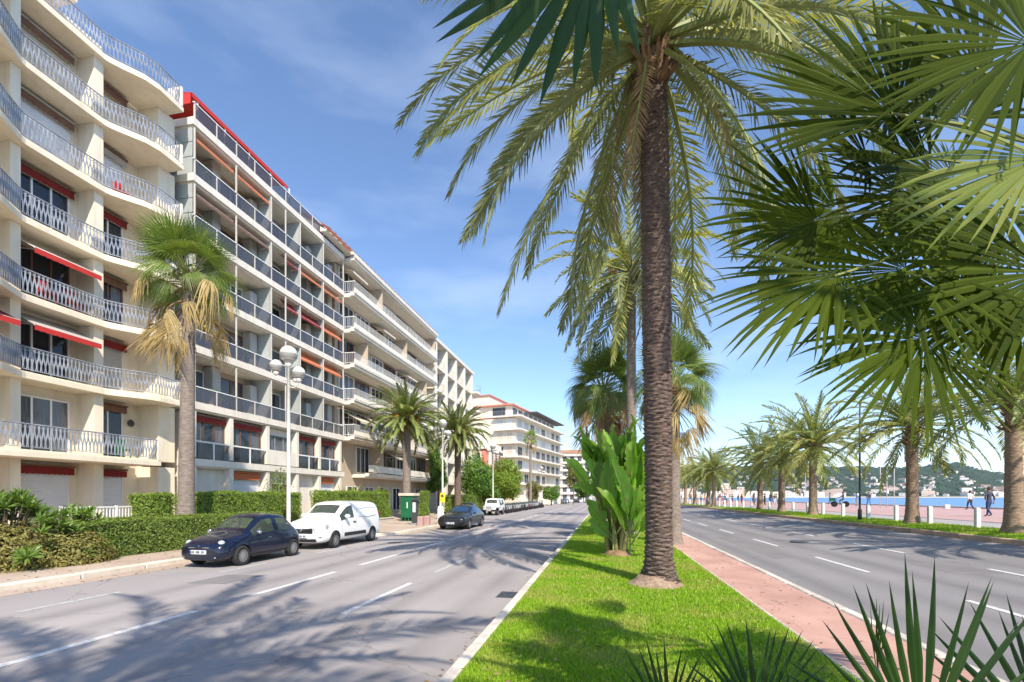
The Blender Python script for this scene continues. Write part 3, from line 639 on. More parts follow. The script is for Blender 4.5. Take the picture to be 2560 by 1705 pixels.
def railing(parent, line, z, h, mat, style='wavy', gap=0.115, name='railing'):
    q = MB(); inner = line
    q.tube([(x, y, z + h) for x, y in inner], 0.028, 5); q.tube([(x, y, z + 0.09) for x, y in inner], 0.016, 4)
    if style == 'wavy': q.tube([(x, y, z + h - 0.12) for x, y in inner], 0.012, 4)
    pts = resample(inner, gap)
    for i, (x, y) in enumerate(pts):
        j = min(i + 1, len(pts) - 1); k0 = max(i - 1, 0); d = Vector((pts[j][0] - pts[k0][0], pts[j][1] - pts[k0][1], 0)).normalized()
        if style == 'wavy':
            am = 0.034 * (1 if i % 2 else -1); P = []
            for s in range(8):
                u = s / 7; o_ = am * math.sin(u * 2 * math.pi); P.append((x + d.x * o_, y + d.y * o_, z + 0.09 + (h - 0.09) * u))
            q.tube(P, [0.014 + 0.013 * math.sin(math.pi * s / 7) for s in range(8)], 3, cap=False)
        else:
            q.tube([(x, y, z), (x, y, z + h)], 0.012, 4, cap=False)
    o = q.build(name, M[mat], parent); tag(o, kind='stuff')
    return o

# ---------------------------------------------------------------- curved-balcony apartment block
A = thing('apartment_building', 'cream apartment block with wavy wrought-iron balconies, nearest on the left', 'building', (-24.5, 14.5, 0.13))
ZA = [3.46, 6.45, 9.35, 12.25, 15.17, 18.08, 20.92]
part('wall', M['cream'], A, (-34, -22.41, 8.4, 19.95, 0.1, 20.9))
part('penthouse', M['cream_pale'], A, (-34, -24.0, 8.4, 18.6, 20.9, 23.9))
part('penthouse_roof', M['white_wall'], A, (-34, -22.9, 8.4, 16.7, 23.9, 24.16))
def front(k, inset=0.0):
    if k == 0: pts = [(-20.35, 8.4), (-20.35, 18.4)]
    else:
        pts = [(-20.05, 8.4), (-21.1, 10.2), (-21.15, 10.5), (-20.1, 11.5), (-20.35, 12.35), (-21.12, 13.5), (-21.2, 13.75), (-21.2, 16.45), (-21.1, 16.75), (-20.25, 17.95), (-20.3, 19.55)]
        c = [pts[0]]
        for i in range(1, len(pts) - 1):
            a, b, d = pts[i - 1], pts[i], pts[i + 1]
            c += [(b[0] * .8 + a[0] * .2, b[1] * .8 + a[1] * .2), (b[0] * .8 + d[0] * .2, b[1] * .8 + d[1] * .2)]
        pts = c + [pts[-1]]
    return [(x - inset, y) for x, y in pts]
for k, z in enumerate(ZA):
    f = front(k); q = MB(); q.prism([(-22.42, f[0][1])] + f + [(-22.42, f[-1][1])], z, z + 0.2)
    f2 = front(k, 0.05); q.prism([(-22.42, f2[0][1])] + f2 + [(-22.42, f2[-1][1] - .03)], z + 0.2, z + 0.27)
    s = q.build('balcony_slab', M['cream_pale'], A)
    g = [(x - 0.09, y) for x, y in f]; g[-1] = (g[-1][0], g[-1][1] - .06)
    railing(s, g, z + 0.27, 0.93, 'rail_iron', 'wavy', 0.07)
    e = f[-1]; part('end_post', M['white_wall'], s, (e[0] - .85, e[0] - .02, e[1] - .12, e[1] - .02, z + .27, z + 1.2))
def pillar(y0, y1, x1=-21.46, top=20.92):
    zs = [0.1] + ZA
    q = MB()
    for a, b in zip(zs[:-1], zs[1:]): q.box(-22.42, x1, y0, y1, a + (0.27 if a > 1 else 0), b)
    return q.build('pillar', M['cream_pale'], A)
pillar(10.12, 10.46); pillar(13.40, 13.72); pillar(16.30, 16.68); pillar(19.02, 19.90, -21.2)
WX = -22.40
rows = [  # storey: (bay between the pillars), (bay beside the end wall)
    (('sh', 'shutter_white', 'canvas_red', 'canvas_brown'), ('sh', 'shutter_white', 'canvas_red', 'canvas_brown')),
    (('win', 2, None, None), ('win', 0, 'canvas_brown', 'canvas_brown')),
    (('open', 0, 'canvas_grey', 'canvas_bright'), ('sh', 'shutter_grey', 'canvas_red', 'canvas_brown')),
    (('open', 0, 'canvas_cream', 'canvas_bright'), ('win', 1, 'canvas_brown', 'canvas_brown')),
    (('win', 0, 'canvas_red', 'canvas_brown'), ('win', 0, 'canvas_red', 'canvas_brown')),
    (('sh', 'shutter_white', 'canvas_brown', 'canvas_grey'), ('sh', 'shutter_white', 'canvas_grey', 'canvas_brown')),
    (('sh', 'shutter_cream', 'canvas_brown', 'canvas_grey'), ('sh', 'shutter_cream', 'canvas_brown', 'canvas_brown'))]
zfl = [0.15] + [z + 0.27 for z in ZA]
for k, (ra, rb) in enumerate(rows):
    z0 = zfl[k]; z1 = ZA[k]
    for (kind, opt, c1, c2), (y0, y1) in ((ra, (13.95, 15.95)), (rb, (16.85, 18.2)), (ra if k in (2,) else ('win', 0, None, None), (10.7, 13.0))):
        top = z1 - 0.42
        if kind == 'sh': shutter(A, WX, y0, y1, z0, top, opt)
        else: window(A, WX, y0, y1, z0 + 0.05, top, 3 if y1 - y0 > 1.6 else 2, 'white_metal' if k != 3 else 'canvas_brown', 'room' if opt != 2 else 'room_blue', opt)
        if kind == 'open':
            if y0 < 13: awning_open(A, WX, -20.75, y0, y1 + .25, z1 - 0.15, z1 - 0.95, 'canvas_red', 'canvas_bright')
            else: awning_open(A, WX, -21.0, y0 - .1, y1 + .3, z1 - 0.12, z1 - 0.85, c1, c2)
        elif c1: awning_rolled(A, WX, y0 - .1, y1 + .12, z1 - 0.3, c1, c2)
q = MB(); q.lathe([(0.02, 0), (0.14, .02), (0.17, .08), (0.12, .12), (0.03, .13)], 12, (WX, 18.62, 5.55), 'x'); q.build('wall_lamp', M['dark_metal'], A, True)
q = MB(); q.box(-22.35, -22.26, 11.2, 12.9, 2.45, 2.75, 0)
for i in range(9): q.box(-22.26, -22.255, 11.3 + i * .17, 11.3 + i * .17 + .11, 2.54, 2.66, 1)
q.build('street_sign', [M['plate_blue'], M['paint']], A)
part('stone_cladding', M['stone'], A, (-22.41, -22.35, 10.5, 13.38, 0.15, 3.4))
# red chairs and laundry seen through the balusters
for k, y, mt, lb in ((2, 14.4, 'canvas_bright', 'red balcony chair under the lower open awning of the cream block, left one'),
                     (2, 15.4, 'canvas_bright', 'red balcony chair under the lower open awning of the cream block, right one'),
                     (4, 17.3, 'canvas_bright', 'red chair behind the balusters beside the crown of the shaggy fan palm'),
                     (0, 17.4, 'green_box', 'green chair on the lowest balcony of the cream block')):
    z = ZA[k] + .27; q = MB(); q.box(-21.75, -21.35, y, y + .42, z + .40, z + .46); q.box(-21.75, -21.71, y, y + .42, z + .46, z + .9)
    for dx in (0, .36):
        for dy in (0, .38): q.box(-21.75 + dx, -21.71 + dx, y + dy, y + dy + .04, z, z + .40)
    tag(q.build('balcony_chair', M[mt]), lb, 'chair', 'chairs on the balconies')

# ---------------------------------------------------------------- glass-panel apartment block
B = thing('apartment_building', 'white apartment block with navy glass balcony panels and red roof awning', 'building', (-24.5, 27.2, 0.13))
ZB = [3.6, 6.5, 9.4, 12.3, 15.2, 18.05, 20.9]; TH = 0.37; XF = -20.4
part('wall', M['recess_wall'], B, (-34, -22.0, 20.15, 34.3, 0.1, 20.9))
part('lower_wall', M['white_wall'], B, (-21.995, -20.9, 20.24, 34.25, 0.1, 6.38))
posts = [20.34, 23.1, 25.95, 27.3, 28.8, 31.5, 34.2]; mull = [21.72, 24.52, 30.15, 32.85]
for k, z in enumerate(ZB):
    q = MB(); q.box(-22.0, XF, 20.2, 34.28, z, z + TH); q.box(-22.0, XF - 0.14, 20.3, 34.2, z - 0.09, z)
    s = q.build('balcony_slab', M['white_wall'], B)
    if k == 0: continue
    z0 = z + TH; zt = ZB[k + 1] - .09 if k < 6 else z0 + .86
    part('top_rail', M['white_metal'], s, (XF - .09, XF - .03, 20.25, 34.25, z0 + .76, z0 + .81))
    xs = sorted(posts + mull)
    for a, c in zip(xs[:-1], xs[1:]):
        part('glass_panel', M['pane_navy'], s, (XF - .066, XF - .054, a + .04, c - .04, z0 + .05, z0 + .76))
    for y in mull: part('rail_post', M['post_metal'], s, (XF - .09, XF - .03, y - .025, y + .025, z0, z0 + .76))
    for y in posts: part('post', M['post_metal'], s, (XF - .10, XF - .03, y - .03, y + .03, z0, zt))
    if k < 6:
        for i, (a, c) in enumerate(((z0, z0 + .9), (z0 + .9, z0 + 1.65), (z0 + 1.65, zt))):
            part('side_panel', M['screen'], s, (-21.95, XF - .13, 20.27, 20.29, a + .02, c - .02))
        part('side_post', M['white_metal'], s, (-21.98, -21.90, 20.24, 20.32, z0, zt))
random.seed(21)
aw = {(5, 0): 'canvas_orange', (5, 1): 'canvas_orange', (4, 0): 'canvas_brown', (4, 1): 'canvas_brown', (4, 3): 'canvas_red', (4, 4): 'canvas_orange', (4, 5): 'canvas_orange', (3, 3): 'canvas_red', (3, 4): 'canvas_red', (3, 5): 'canvas_orange', (2, 4): 'canvas_orange', (2, 5): 'canvas_orange'}
for k in range(1, 6):
    z0 = ZB[k] + TH; z1 = ZB[k + 1]
    for i, (a, c) in enumerate(zip(posts[:-1], posts[1:])):
        cur = random.choice((0, 1, 2, 2, 3)); w = c - a
        if w > 2:
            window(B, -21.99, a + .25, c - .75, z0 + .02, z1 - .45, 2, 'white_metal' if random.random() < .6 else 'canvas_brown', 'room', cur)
            q = MB(); q.cbox(-21.99, -21.35, c - .7, c - .12, z0, z1 - .12 if random.random() < .5 else z1 - .5, .04); q.build('balcony_cupboard', M[random.choice(('screen', 'grey_wall', 'beige_wall'))], B)
        else: window(B, -21.99, a + .15, c - .15, z0 + .02, z1 - .4, 1, 'white_metal', 'room', cur)
        if i in (1, 3, 4): part('partition', M['screen'], B, (-21.99, -20.56, c - .03, c + .03, z0, z1 - .1))
        if (k, i) in aw:
            awning_open(B, -21.0, XF - .16, a + .1, c - .1, z1 - .12, z1 - (.5 if k > 3 else .7), aw[(k, i)], aw[(k, i)], .16)
random.seed(77)
for n_ in range(10):
    k = n_ // 2 + 1; i = ((0, 4), (1, 5), (0, 5), (1, 4), (0, 4))[n_ // 2][n_ % 2]; y = (posts[i] + posts[i + 1]) / 2 + random.uniform(-.7, .7); z = ZB[k] + TH
    q = MB(); q.lathe([(.12, 0), (.17, .3), (.16, .32), (.02, .33)], 10, (-20.85, y, z))
    fl = ('ground storey', 'first', 'second', 'third', 'fourth', 'fifth')[k]
    t_ = thing('potted_plant', 'potted plant on the %s glass-panel balcony storey, bay %s from the left' % (fl, ('one', 'two', 'three', 'four', 'five', 'six')[i]), 'plant', (-20.85, y, z), 'potted plants on the balconies'); q.build('pot', M['roof_tile'], t_, True)
    rng_ = np.random.default_rng(n_); P = rng_.normal(size=(160, 3)) * np.array([.14, .2, .22]) + np.array([0, 0, .62]); Nn = rng_.normal(size=(160, 3)); Nn /= np.linalg.norm(Nn, axis=1, keepdims=True); V_, F_ = leaf_quads(P, Nn, .14, rng_); tag(link('foliage', fast_mesh('foliage', V_, F_, M['bush_leaf']), t_), kind='stuff')
# first storey: glazed bays between white piers
z0 = ZB[0] + TH; z1 = ZB[1]
for y0, y1, red in ((20.5, 22.6, 1), (22.95, 25.4, 1), (28.7, 30.9, 1), (31.2, 33.5, 1), (25.9, 28.3, 0)):
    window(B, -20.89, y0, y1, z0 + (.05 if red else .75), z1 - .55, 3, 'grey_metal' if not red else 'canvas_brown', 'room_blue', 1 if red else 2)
    if red:
        awning_rolled(B, -20.89, y0, y1, z1 - .35, 'canvas_red', 'canvas_brown', .2)
        for a, c in ((y0, (y0 + y1) / 2), ((y0 + y1) / 2, y1)): part('glass_panel', M['pane_dark'], B, (-20.50, -20.485, a + .05, c - .05, z0 + .04, z0 + .86))
        part('top_rail', M['white_metal'], B, (-20.54, -20.46, y0 - .1, y1 + .1, z0 + .86, z0 + .94))
        part('rail_post', M['white_metal'], B, (-20.54, -20.46, (y0 + y1) / 2 - .04, (y0 + y1) / 2 + .04, z0, z0 + .86))
for y in (20.3, 22.75, 25.65, 28.5, 31.05, 33.8): part('pier', M['white_wall'], B, (-20.895, -20.45, y - .14, y + .14, 0.12, 3.58)); part('pier', M['white_wall'], B, (-20.895, -20.44, y - .12, y + .12, 4.03, 6.38))
part('parapet', M['white_wall'], B, (-20.56, -20.45, 25.8, 28.36, 4.03, 4.95))
for y0, y1 in ((23.2, 25.2), (31.4, 33.2)):
    shutter(B, -20.89, y0, y1, 0.2, 2.95, 'shutter_white'); awning_rolled(B, -20.89, y0 - .05, y1 + .05, 3.3, 'canvas_orange', 'canvas_orange', .3)
window(B, -20.89, 26.3, 28.0, 0.9, 2.9, 2)
# roof terrace: red awning over the left bays, low white upstand, then a batten-covered roof
q = MB(); q.add([(-23.9, 20.25, 23.1), (-23.9, 27.6, 23.1), (-20.55, 27.6, 22.55), (-20.55, 20.25, 22.55), (-23.9, 20.25, 23.07), (-23.9, 27.6, 23.07), (-20.55, 27.6, 22.52), (-20.55, 20.25, 22.52)],
                [(3, 2, 1, 0), (4, 5, 6, 7), (0, 1, 5, 4), (2, 3, 7, 6), (1, 2, 6, 5), (3, 0, 4, 7)])
ra_ = q.build('roof_awning', M['canvas_bright'], B); part('valance', M['canvas_bright'], ra_, (-20.55, -20.535, 20.25, 27.6, 22.32, 22.55))
q = MB(); q.add([(-23.9, 20.24, 22.0), (-20.6, 20.24, 22.0), (-20.6, 20.24, 22.5), (-23.9, 20.24, 22.98)], [(0, 1, 2, 3)]); q.build('awning_cheek', M['canvas_bright'], ra_)
part('penthouse', M['white_wall'], B, (-34, -23.9, 20.4, 34.2, 20.9, 23.4))
for y in np.arange(20.6, 28, 1.8): part('awning_post', M['white_metal'], ra_, (-20.62, -20.56, y, y + .06, 21.32, 22.52))

# ---------------------------------------------------------------- long white-balcony block beyond
Cb = thing('apartment_building', 'long pale apartment block with white projecting balconies beyond the glass-panel block', 'building', (-25, 44, 0.13))
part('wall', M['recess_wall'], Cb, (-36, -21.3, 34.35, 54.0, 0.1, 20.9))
for k, z in enumerate(ZB):
    ya = 34.6 if k else 37.0
    q = MB(); q.box(-21.3, -19.75, ya, 53.8, z + .16, z + .36); q.box(-20.1, -19.66, ya, 53.8, z + .36, z + .44); q.box(-21.3, -20.1, ya, 53.8, z + .06, z + .16)
    s = q.build('balcony_slab', M['white_wall'], Cb)
    if k < 6:
        z0 = z + .44
        ln = [(-21.2, ya + .06), (-19.72, ya + .06), (-19.72, 53.7)]
        if k: railing(s, ln, z0, .9, 'white_metal', 'plain', 0.16)
        part('parapet_panel', M['white_wall'], s, (-19.80, -19.765, ya + .1, 53.7, z0 + .10, z0 + (.42 if k else .7)))
        for i in range(7):
            y0 = 35.0 + i * 2.72; y1 = y0 + 1.75
            if k == 0 and i == 0: continue
            window(Cb, -21.29, y0 - .2, y1 + .3, z0 + .05, z + 2.78, 3, 'white_metal' if (i + k) % 3 else 'canvas_brown', 'room', (i * 3 + k) % 4)
            if (i + 2 * k) % 7 == 3: awning_open(Cb, -21.25, -19.9, y0 - .2, y1 + .4, z + 2.75, z + 2.2, 'canvas_cream', 'canvas_cream', .15)
            if (i + 2 * k) % 5 == 1: part('partition', M['recess_wall'], Cb, (-21.29, -19.95, y1 + .42, y1 + .52, z0, z + 2.85))
awning_open(Cb, -21.25, -19.5, 35.2, 38.0, 9.1, 8.2, 'canvas_cream', 'canvas_cream', .2)
for i in range(6):
    window(Cb, -21.29, 36.0 + i * 2.9, 37.7 + i * 2.9, .6, 2.9, 2, 'white_metal', 'room', i % 3)
pg = part('roof', M['white_wall'], Cb, (-36, -19.7, 34.4, 53.9, 21.4, 21.62))
part('penthouse', M['beige_wall'], Cb, (-36, -21.6, 34.5, 53.8, 20.9, 21.4))
for i in range(34):      # brown battens on the sloping roof edge
    y = 31.2 + i * 0.68
    q = MB(); q.add([(-19.75, y, 21.66 if y > 34 else 21.66), (-19.75, y + .26, 21.66), (-22.4, y + .26, 23.3), (-22.4, y, 23.3), (-19.75, y, 21.76), (-19.75, y + .26, 21.76), (-22.4, y + .26, 23.4), (-22.4, y, 23.4)],
                    [(0, 1, 2, 3), (7, 6, 5, 4), (0, 4, 5, 1), (3, 2, 6, 7), (0, 3, 7, 4), (1, 5, 6, 2)])
    q.build('roof_batten', M['timber'], pg)
q = MB(); q.add([(-19.9, 31.1, 21.5), (-19.9, 53.9, 21.5), (-22.6, 53.9, 23.2), (-22.6, 31.1, 23.2), (-22.6, 31.1, 21.4), (-22.6, 53.9, 21.4)], [(3, 2, 1, 0), (0, 1, 5, 4), (0, 4, 3), (1, 2, 5)]); q.build('roof_slope', M['white_wall'], pg)

# ---------------------------------------------------------------- corner block with round balconies
D = thing('apartment_building', 'pale corner block with tall white piers and round end balconies', 'building', (-25, 63, 0.13))
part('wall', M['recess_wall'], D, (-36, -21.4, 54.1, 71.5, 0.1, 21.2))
part('roof', M['white_wall'], D, (-36, -20.2, 54.0, 71.9, 21.2, 21.6))
for y in (55.0, 59.0, 63.0, 67.0, 71.0): part('pier', M['white_wall'], D, (-21.4, -20.3, y - .3, y + .3, 0.1, 21.2))
for k, z in enumerate(ZB[:-1]):
    s = part('balcony_slab', M['white_wall'], D, (-21.4, -20.4, 54.2, 71.5, z, z + .3))
    railing(s, [(-20.5, 54.3), (-20.5, 71.4)], z + .3, .95, 'rail_iron', 'plain', 0.3)
    for i in range(4): window(D, -21.39, 55.4 + i * 4, 58.6 + i * 4, z + .35, z + 2.8, 3, 'white_metal', 'room', (i + k) % 4)
    if k in (2, 3, 4, 5):
        q = MB(); poly = [(-21.5 + 2.3 * math.cos(a), 71.6 + 2.6 * math.sin(a)) for a in np.linspace(-.5, math.pi * .9, 16)]
        q.prism(poly + [(-23.4, 71.6)], z, z + .3); s2 = q.build('round_balcony', M['white_wall'], D); railing(s2, poly, z + .3, .95, 'rail_iron', 'plain', 0.25)

# ---------------------------------------------------------------- cream block where the street bends (local frame: x along its street front)
E = thing('apartment_building', 'cream six-storey block with corner balconies where the street bends', 'building', (-18.3, 96.9, 0.0), rz=R(78.7), local=True)
part('wall', M['cream_pale'], E, (0, 33, 0, 14, 0, 18.9))
part('top_floor', M['cream_pale'], E, (1.6, 32, 1.6, 13.5, 18.9, 21.6)); part('top_floor_roof', M['salmon'], E, (0.9, 32.6, 0.9, 14, 21.6, 21.85)); part('roof_house', M['cream_pale'], E, (3, 14, 7.5, 13.5, 21.85, 24.4)); part('roof_house_roof', M['roof_tile'], E, (2.7, 14.3, 7.2, 13.8, 24.4, 24.65)); part('chimney', M['dark_roof'], E, (3.2, 4.4, 12, 13, 24.65, 25.8))
part('string_course', M['timber'], E, (-.06, 0, 0, 14, 18.65, 18.9)); part('string_course', M['timber'], E, (-.06, 0, 5.2, 14, 9.9, 10.05))
def ewin(face, a, c, z0, z1, back='room_blue'):
    """window on the street front ('y') or on the end wall ('x') in the local frame"""
    q = MB()
    if face == 'y': q.box(a, c, -.04, .0, z0, z1, 0); q.box(a - .08, a, -.07, 0, z0, z1, 1); q.box(c, c + .08, -.07, 0, z0, z1, 1); q.box(a - .08, c + .08, -.07, 0, z1, z1 + .08, 1); q.box((a + c) / 2 - .05, (a + c) / 2 + .05, -.06, -.04, z0, z1, 1)
    else: q.box(-.04, 0, a, c, z0, z1, 0); q.box(-.07, 0, a - .08, a, z0, z1, 1); q.box(-.07, 0, c, c + .08, z0, z1, 1); q.box(-.07, 0, a - .08, c + .08, z1, z1 + .08, 1); q.box(-.12, 0, a - .1, c + .1, z0 - .08, z0, 1)
    if back == 'room_blue': back = random.choice(('room_blue', 'room_blue', 'room', 'curtain', 'shutter_white', 'screen', 'shutter_cream'))
    return q.build('window', [M[back], M['white_metal']], E)
ZE = [4.5, 7.3, 10.2, 13.1, 15.95, 18.75]
for k, z in enumerate(ZE):
    q = MB(); q.box(-.9, 32.5, -1.5, 0, z, z + .3); q.box(-.9, 0, 0, 4.8, z, z + .3); s = q.build('balcony_slab', M['white_wall'], E)
    railing(s, [(-.8, 4.7), (-.8, -1.4), (32.4, -1.4)], z + .3, .95, 'grey_metal', 'plain', 0.35)
    if k < 5:
        for i in range(8): ewin('y', 1.2 + i * 3.9, 3.6 + i * 3.9, z + .35, z + 2.4)
        ewin('x', .8, 2.0, z + .4, z + 2.4); ewin('x', 2.8, 4.2, z + .4, z + 2.4)
        if k in (1, 3): ewin('x', 8.2, 9.2, z + .9, z + 2.1, 'shutter_white')
        if k in (1, 4): ewin('x', 11.5, 12.4, z + .9, z + 2.2)
for i in range(9): q = MB(); q.box(2.4 + i * 3.3, 4.6 + i * 3.3, 1.5, 1.6, 19.3, 21.2); q.build('window', M['room_blue'], E)
q = MB(); q.box(1.5, 1.6, 3, 6, 19.5, 21.2); q.build('window', M['pane_dark'], E)
part('terrace_canopy', M['dark_roof'], E, (10, 32.6, -1.2, 1.6, 21.3, 21.5))

# ---------------------------------------------------------------- salmon villa and the white block at the far end
Fv = thing('villa', 'salmon red villa with white trim in front of the cream corner block', 'house', (-27, 84, 0.0))
part('wall', M['salmon'], Fv, (-34, -20.2, 82, 91, 0, 10.6)); part('cornice', M['white_wall'], Fv, (-34.2, -19.8, 81.7, 91.3, 10.6, 11.1)); part('balustrade', M['white_wall'], Fv, (-34, -20.1, 81.9, 82.1, 11.1, 11.9)); part('balustrade', M['white_wall'], Fv, (-20.3, -20.05, 82.1, 91, 11.1, 11.9))
for x in (-33, -29.5, -26, -22.5):
    for z in (1.2, 4.6, 7.9):
        q = MB(); q.box(x - .75, x + .75, 81.9, 82, z - .15, z + 2.25, 1); q.box(x - .55, x + .55, 81.86, 81.9, z, z + 2.05, 0); q.build('window', [M['room_blue'], M['white_wall']], Fv)
for y in (83.6, 86.4, 89.2):
    for z in (1.2, 4.6, 7.9):
        q = MB(); q.box(-20.2, -20.1, y - .75, y + .75, z - .15, z + 2.25, 1); q.box(-20.1, -20.06, y - .55, y + .55, z, z + 2.05, 0); q.build('window', [M['room_blue'], M['white_wall']], Fv)
for x in (-34, -20.3): part('corner_strip', M['white_wall'], Fv, (x - .1, x + .3, 81.88, 82.0, 0, 10.6))
G = thing('apartment_building', 'distant white block with red tiled roof beyond the street bend', 'building', (-12, 190, 0.0))
part('wall', M['white_wall'], G, (-20, -5, 185, 200, 0, 19)); part('roof', M['roof_tile'], G, (-20.4, -4.6, 184.6, 200.4, 19, 20.2))
for k in range(6):
    part('balcony_slab', M['white_wall'], G, (-20, -4.2, 184.2, 185, 2.9 + 3 * k, 3.15 + 3 * k))
    for i in range(5): part('window', M['room_blue'], G, (-19 + i * 2.9, -17.4 + i * 2.9, 184.94, 185, .8 + 3 * k, 2.6 + 3 * k))
# ================================================================ VEGETATION
def vw(r, f, h):
    """r metres to the right, f metres ahead (frame turned 11 degrees from the street), height h"""
    return Vector((r * 0.9812 - f * 0.1930, r * 0.1930 + f * 0.9812, h))
V_R = Vector((0.9812, 0.1930, 0)); V_F = Vector((-0.1930, 0.9812, 0)); V_U = Vector((0, 0, 1))

def frond_geo(e0, bend, n, ll, w, seed, vf=0.35, hang=0.25, petiole=0.13, side=0.0):
    """feather frond of unit length leaving the origin along +X at elevation e0 and bending down"""
    rng = random.Random(seed); ns = 16; P = [Vector((0, 0, 0))]; T = []
    for i in range(ns + 1):
        s = i / ns; a = e0 - bend * s ** 1.25; T.append(Vector((math.cos(a), side * s * 0.6, math.sin(a))).normalized())
        if i: P.append(P[-1] + (T[i - 1] + T[i]) * 0.5 / ns)
    q = MB(); q.tube(P, [0.011 * (1 - 0.85 * i / ns) + 0.0012 for i in range(ns + 1)], 4, 1, cap=False)
    for i in range(n):
        s = petiole + (1 - petiole) * (i + rng.uniform(-.3, .3)) / n; s = min(max(s, 0.02), 0.995); f = s * ns; k = min(int(f), ns - 1); u = f - k
        p = P[k].lerp(P[k + 1], u); t = T[k].lerp(T[k + 1], u).normalized(); nr = Vector((-t.z, 0, t.x))
        nr = nr.normalized() if nr.length > .01 else Vector((1, 0, 0))
        env = (math.sin(math.pi * min(1, 0.16 + 0.80 * (s - petiole) / (1 - petiole)))) ** 0.55
        for sd in (-1, 1):
            a = R(62 - 40 * s + rng.uniform(-9, 9)); v = vf + rng.uniform(-.3, .3)
            d = (t * math.cos(a) + Vector((0, sd, 0)) * math.sin(a) * math.cos(v) + nr * math.sin(a) * math.sin(v)).normalized()
            l = ll * env * rng.uniform(.85, 1.1); g = hang * rng.uniform(.5, 1.5)
            wv = (t - d * t.dot(d)); wv = (wv.normalized() + nr * rng.uniform(-.5, .5)).normalized() * w
            m_ = p + d * l * .5 + Vector((0, 0, -g * l * .16)); tp = p + d * l + Vector((0, 0, -g * l * .6))
            q.add([tuple(p - wv * .4), tuple(p + wv * .4), tuple(m_ + wv), tuple(m_ - wv), tuple(tp)], [(0, 1, 2, 3), (3, 2, 4)])
    return q

def frond_lib(n, ll, w, tag_, mat, specs, hang=0.25):
    out = []
    for i, (e0, bend, vf) in enumerate(specs):
        out.append([frond_geo(R(e0), R(bend), n, ll, w, 100 * i + k + hash(tag_) % 7 * 0, vf, hang, side=(-.5, .5)[k]).mesh('frond', [mat, M['petiole']]) for k in (0, 1)])
    return out
SPEC = [(82, 28, .5), (68, 48, .45), (52, 66, .4), (34, 74, .35), (16, 76, .25), (-4, 66, .15), (-24, 52, .05), (-48, 32, 0)]
LIB_BIG = frond_lib(84, 0.115, 0.0034, 'big', M['date_leaf'], SPEC)
LIB_MID = frond_lib(46, 0.125, 0.0062, 'mid', M['date_leaf'], SPEC)
LIB_CAN = frond_lib(64, 0.115, 0.0075, 'can', M['canary_leaf'], [(85, 25, .5), (70, 42, .45), (54, 60, .4), (38, 74, .35), (22, 84, .3), (4, 78, .2), (-18, 58, .1), (-45, 34, 0)])

def palm_trunk(parent, h, r_base, r_mid, r_top, pitch, mat, seed, sides=20, sub=5, lean=(0, 0), rough=0.05, flare=0.7, z0=-0.1, bulge=0.0):
    rng = np.random.default_rng(seed); n = int((h - z0) / pitch * sub); zs = np.linspace(z0, h, n + 1); th = np.linspace(0, 2 * np.pi, sides, endpoint=False)
    Z, T = np.meshgrid(zs, th, indexing='ij'); u = np.clip(Z / h, 0, 1)
    r = r_mid + (r_top - r_mid) * u + (r_base - r_mid) * np.exp(-np.clip(Z, 0, None) / flare * 2.2) + bulge * np.sin(np.pi * u) 
    ph = Z / pitch + 0.25 * np.sin(5 * T + Z * 1.3) + 0.12 * np.sin(9 * T - Z * 3.1) + rng.uniform(-.06, .06, Z.shape)
    saw = (ph % 1.0); r = r * (1 + rough * (saw ** 1.5 - .45) + rough * .5 * rng.uniform(-1, 1, Z.shape))
    X = r * np.cos(T) + lean[0] * u ** 1.3; Y = r * np.sin(T) + lean[1] * u ** 1.3
    V = np.stack([X, Y, Z], -1).reshape(-1, 3); i = np.arange(n)[:, None] * sides; k = np.arange(sides)[None]
    F = np.stack([i + k, i + (k + 1) % sides, i + sides + (k + 1) % sides, i + sides + k], -1).reshape(-1, 4)
    return link('trunk', fast_mesh('trunk', V, F, mat), parent)

def boots(parent, z, r, n, l, seed, mat, spread=1.0):
    """stubs of cut leaf stalks round the top of the trunk"""
    rng = random.Random(seed); q = MB()
    for i in range(n):
        a = i * 2.399 + rng.uniform(-.2, .2); e = R(rng.uniform(15, 70)); zz = z - rng.uniform(0, .9) * spread; ll = l * rng.uniform(.6, 1.2)
        d = Vector((math.cos(a) * math.cos(e), math.sin(a) * math.cos(e), math.sin(e))); p = Vector((math.cos(a) * r, math.sin(a) * r, zz))
        q.tube([p - d * .05, p + d * ll * .5, p + d * ll + Vector((0, 0, .05))], [.07, .055, .02], 5)
    o = q.build('leaf_stubs', mat, parent); tag(o, kind='stuff'); return o

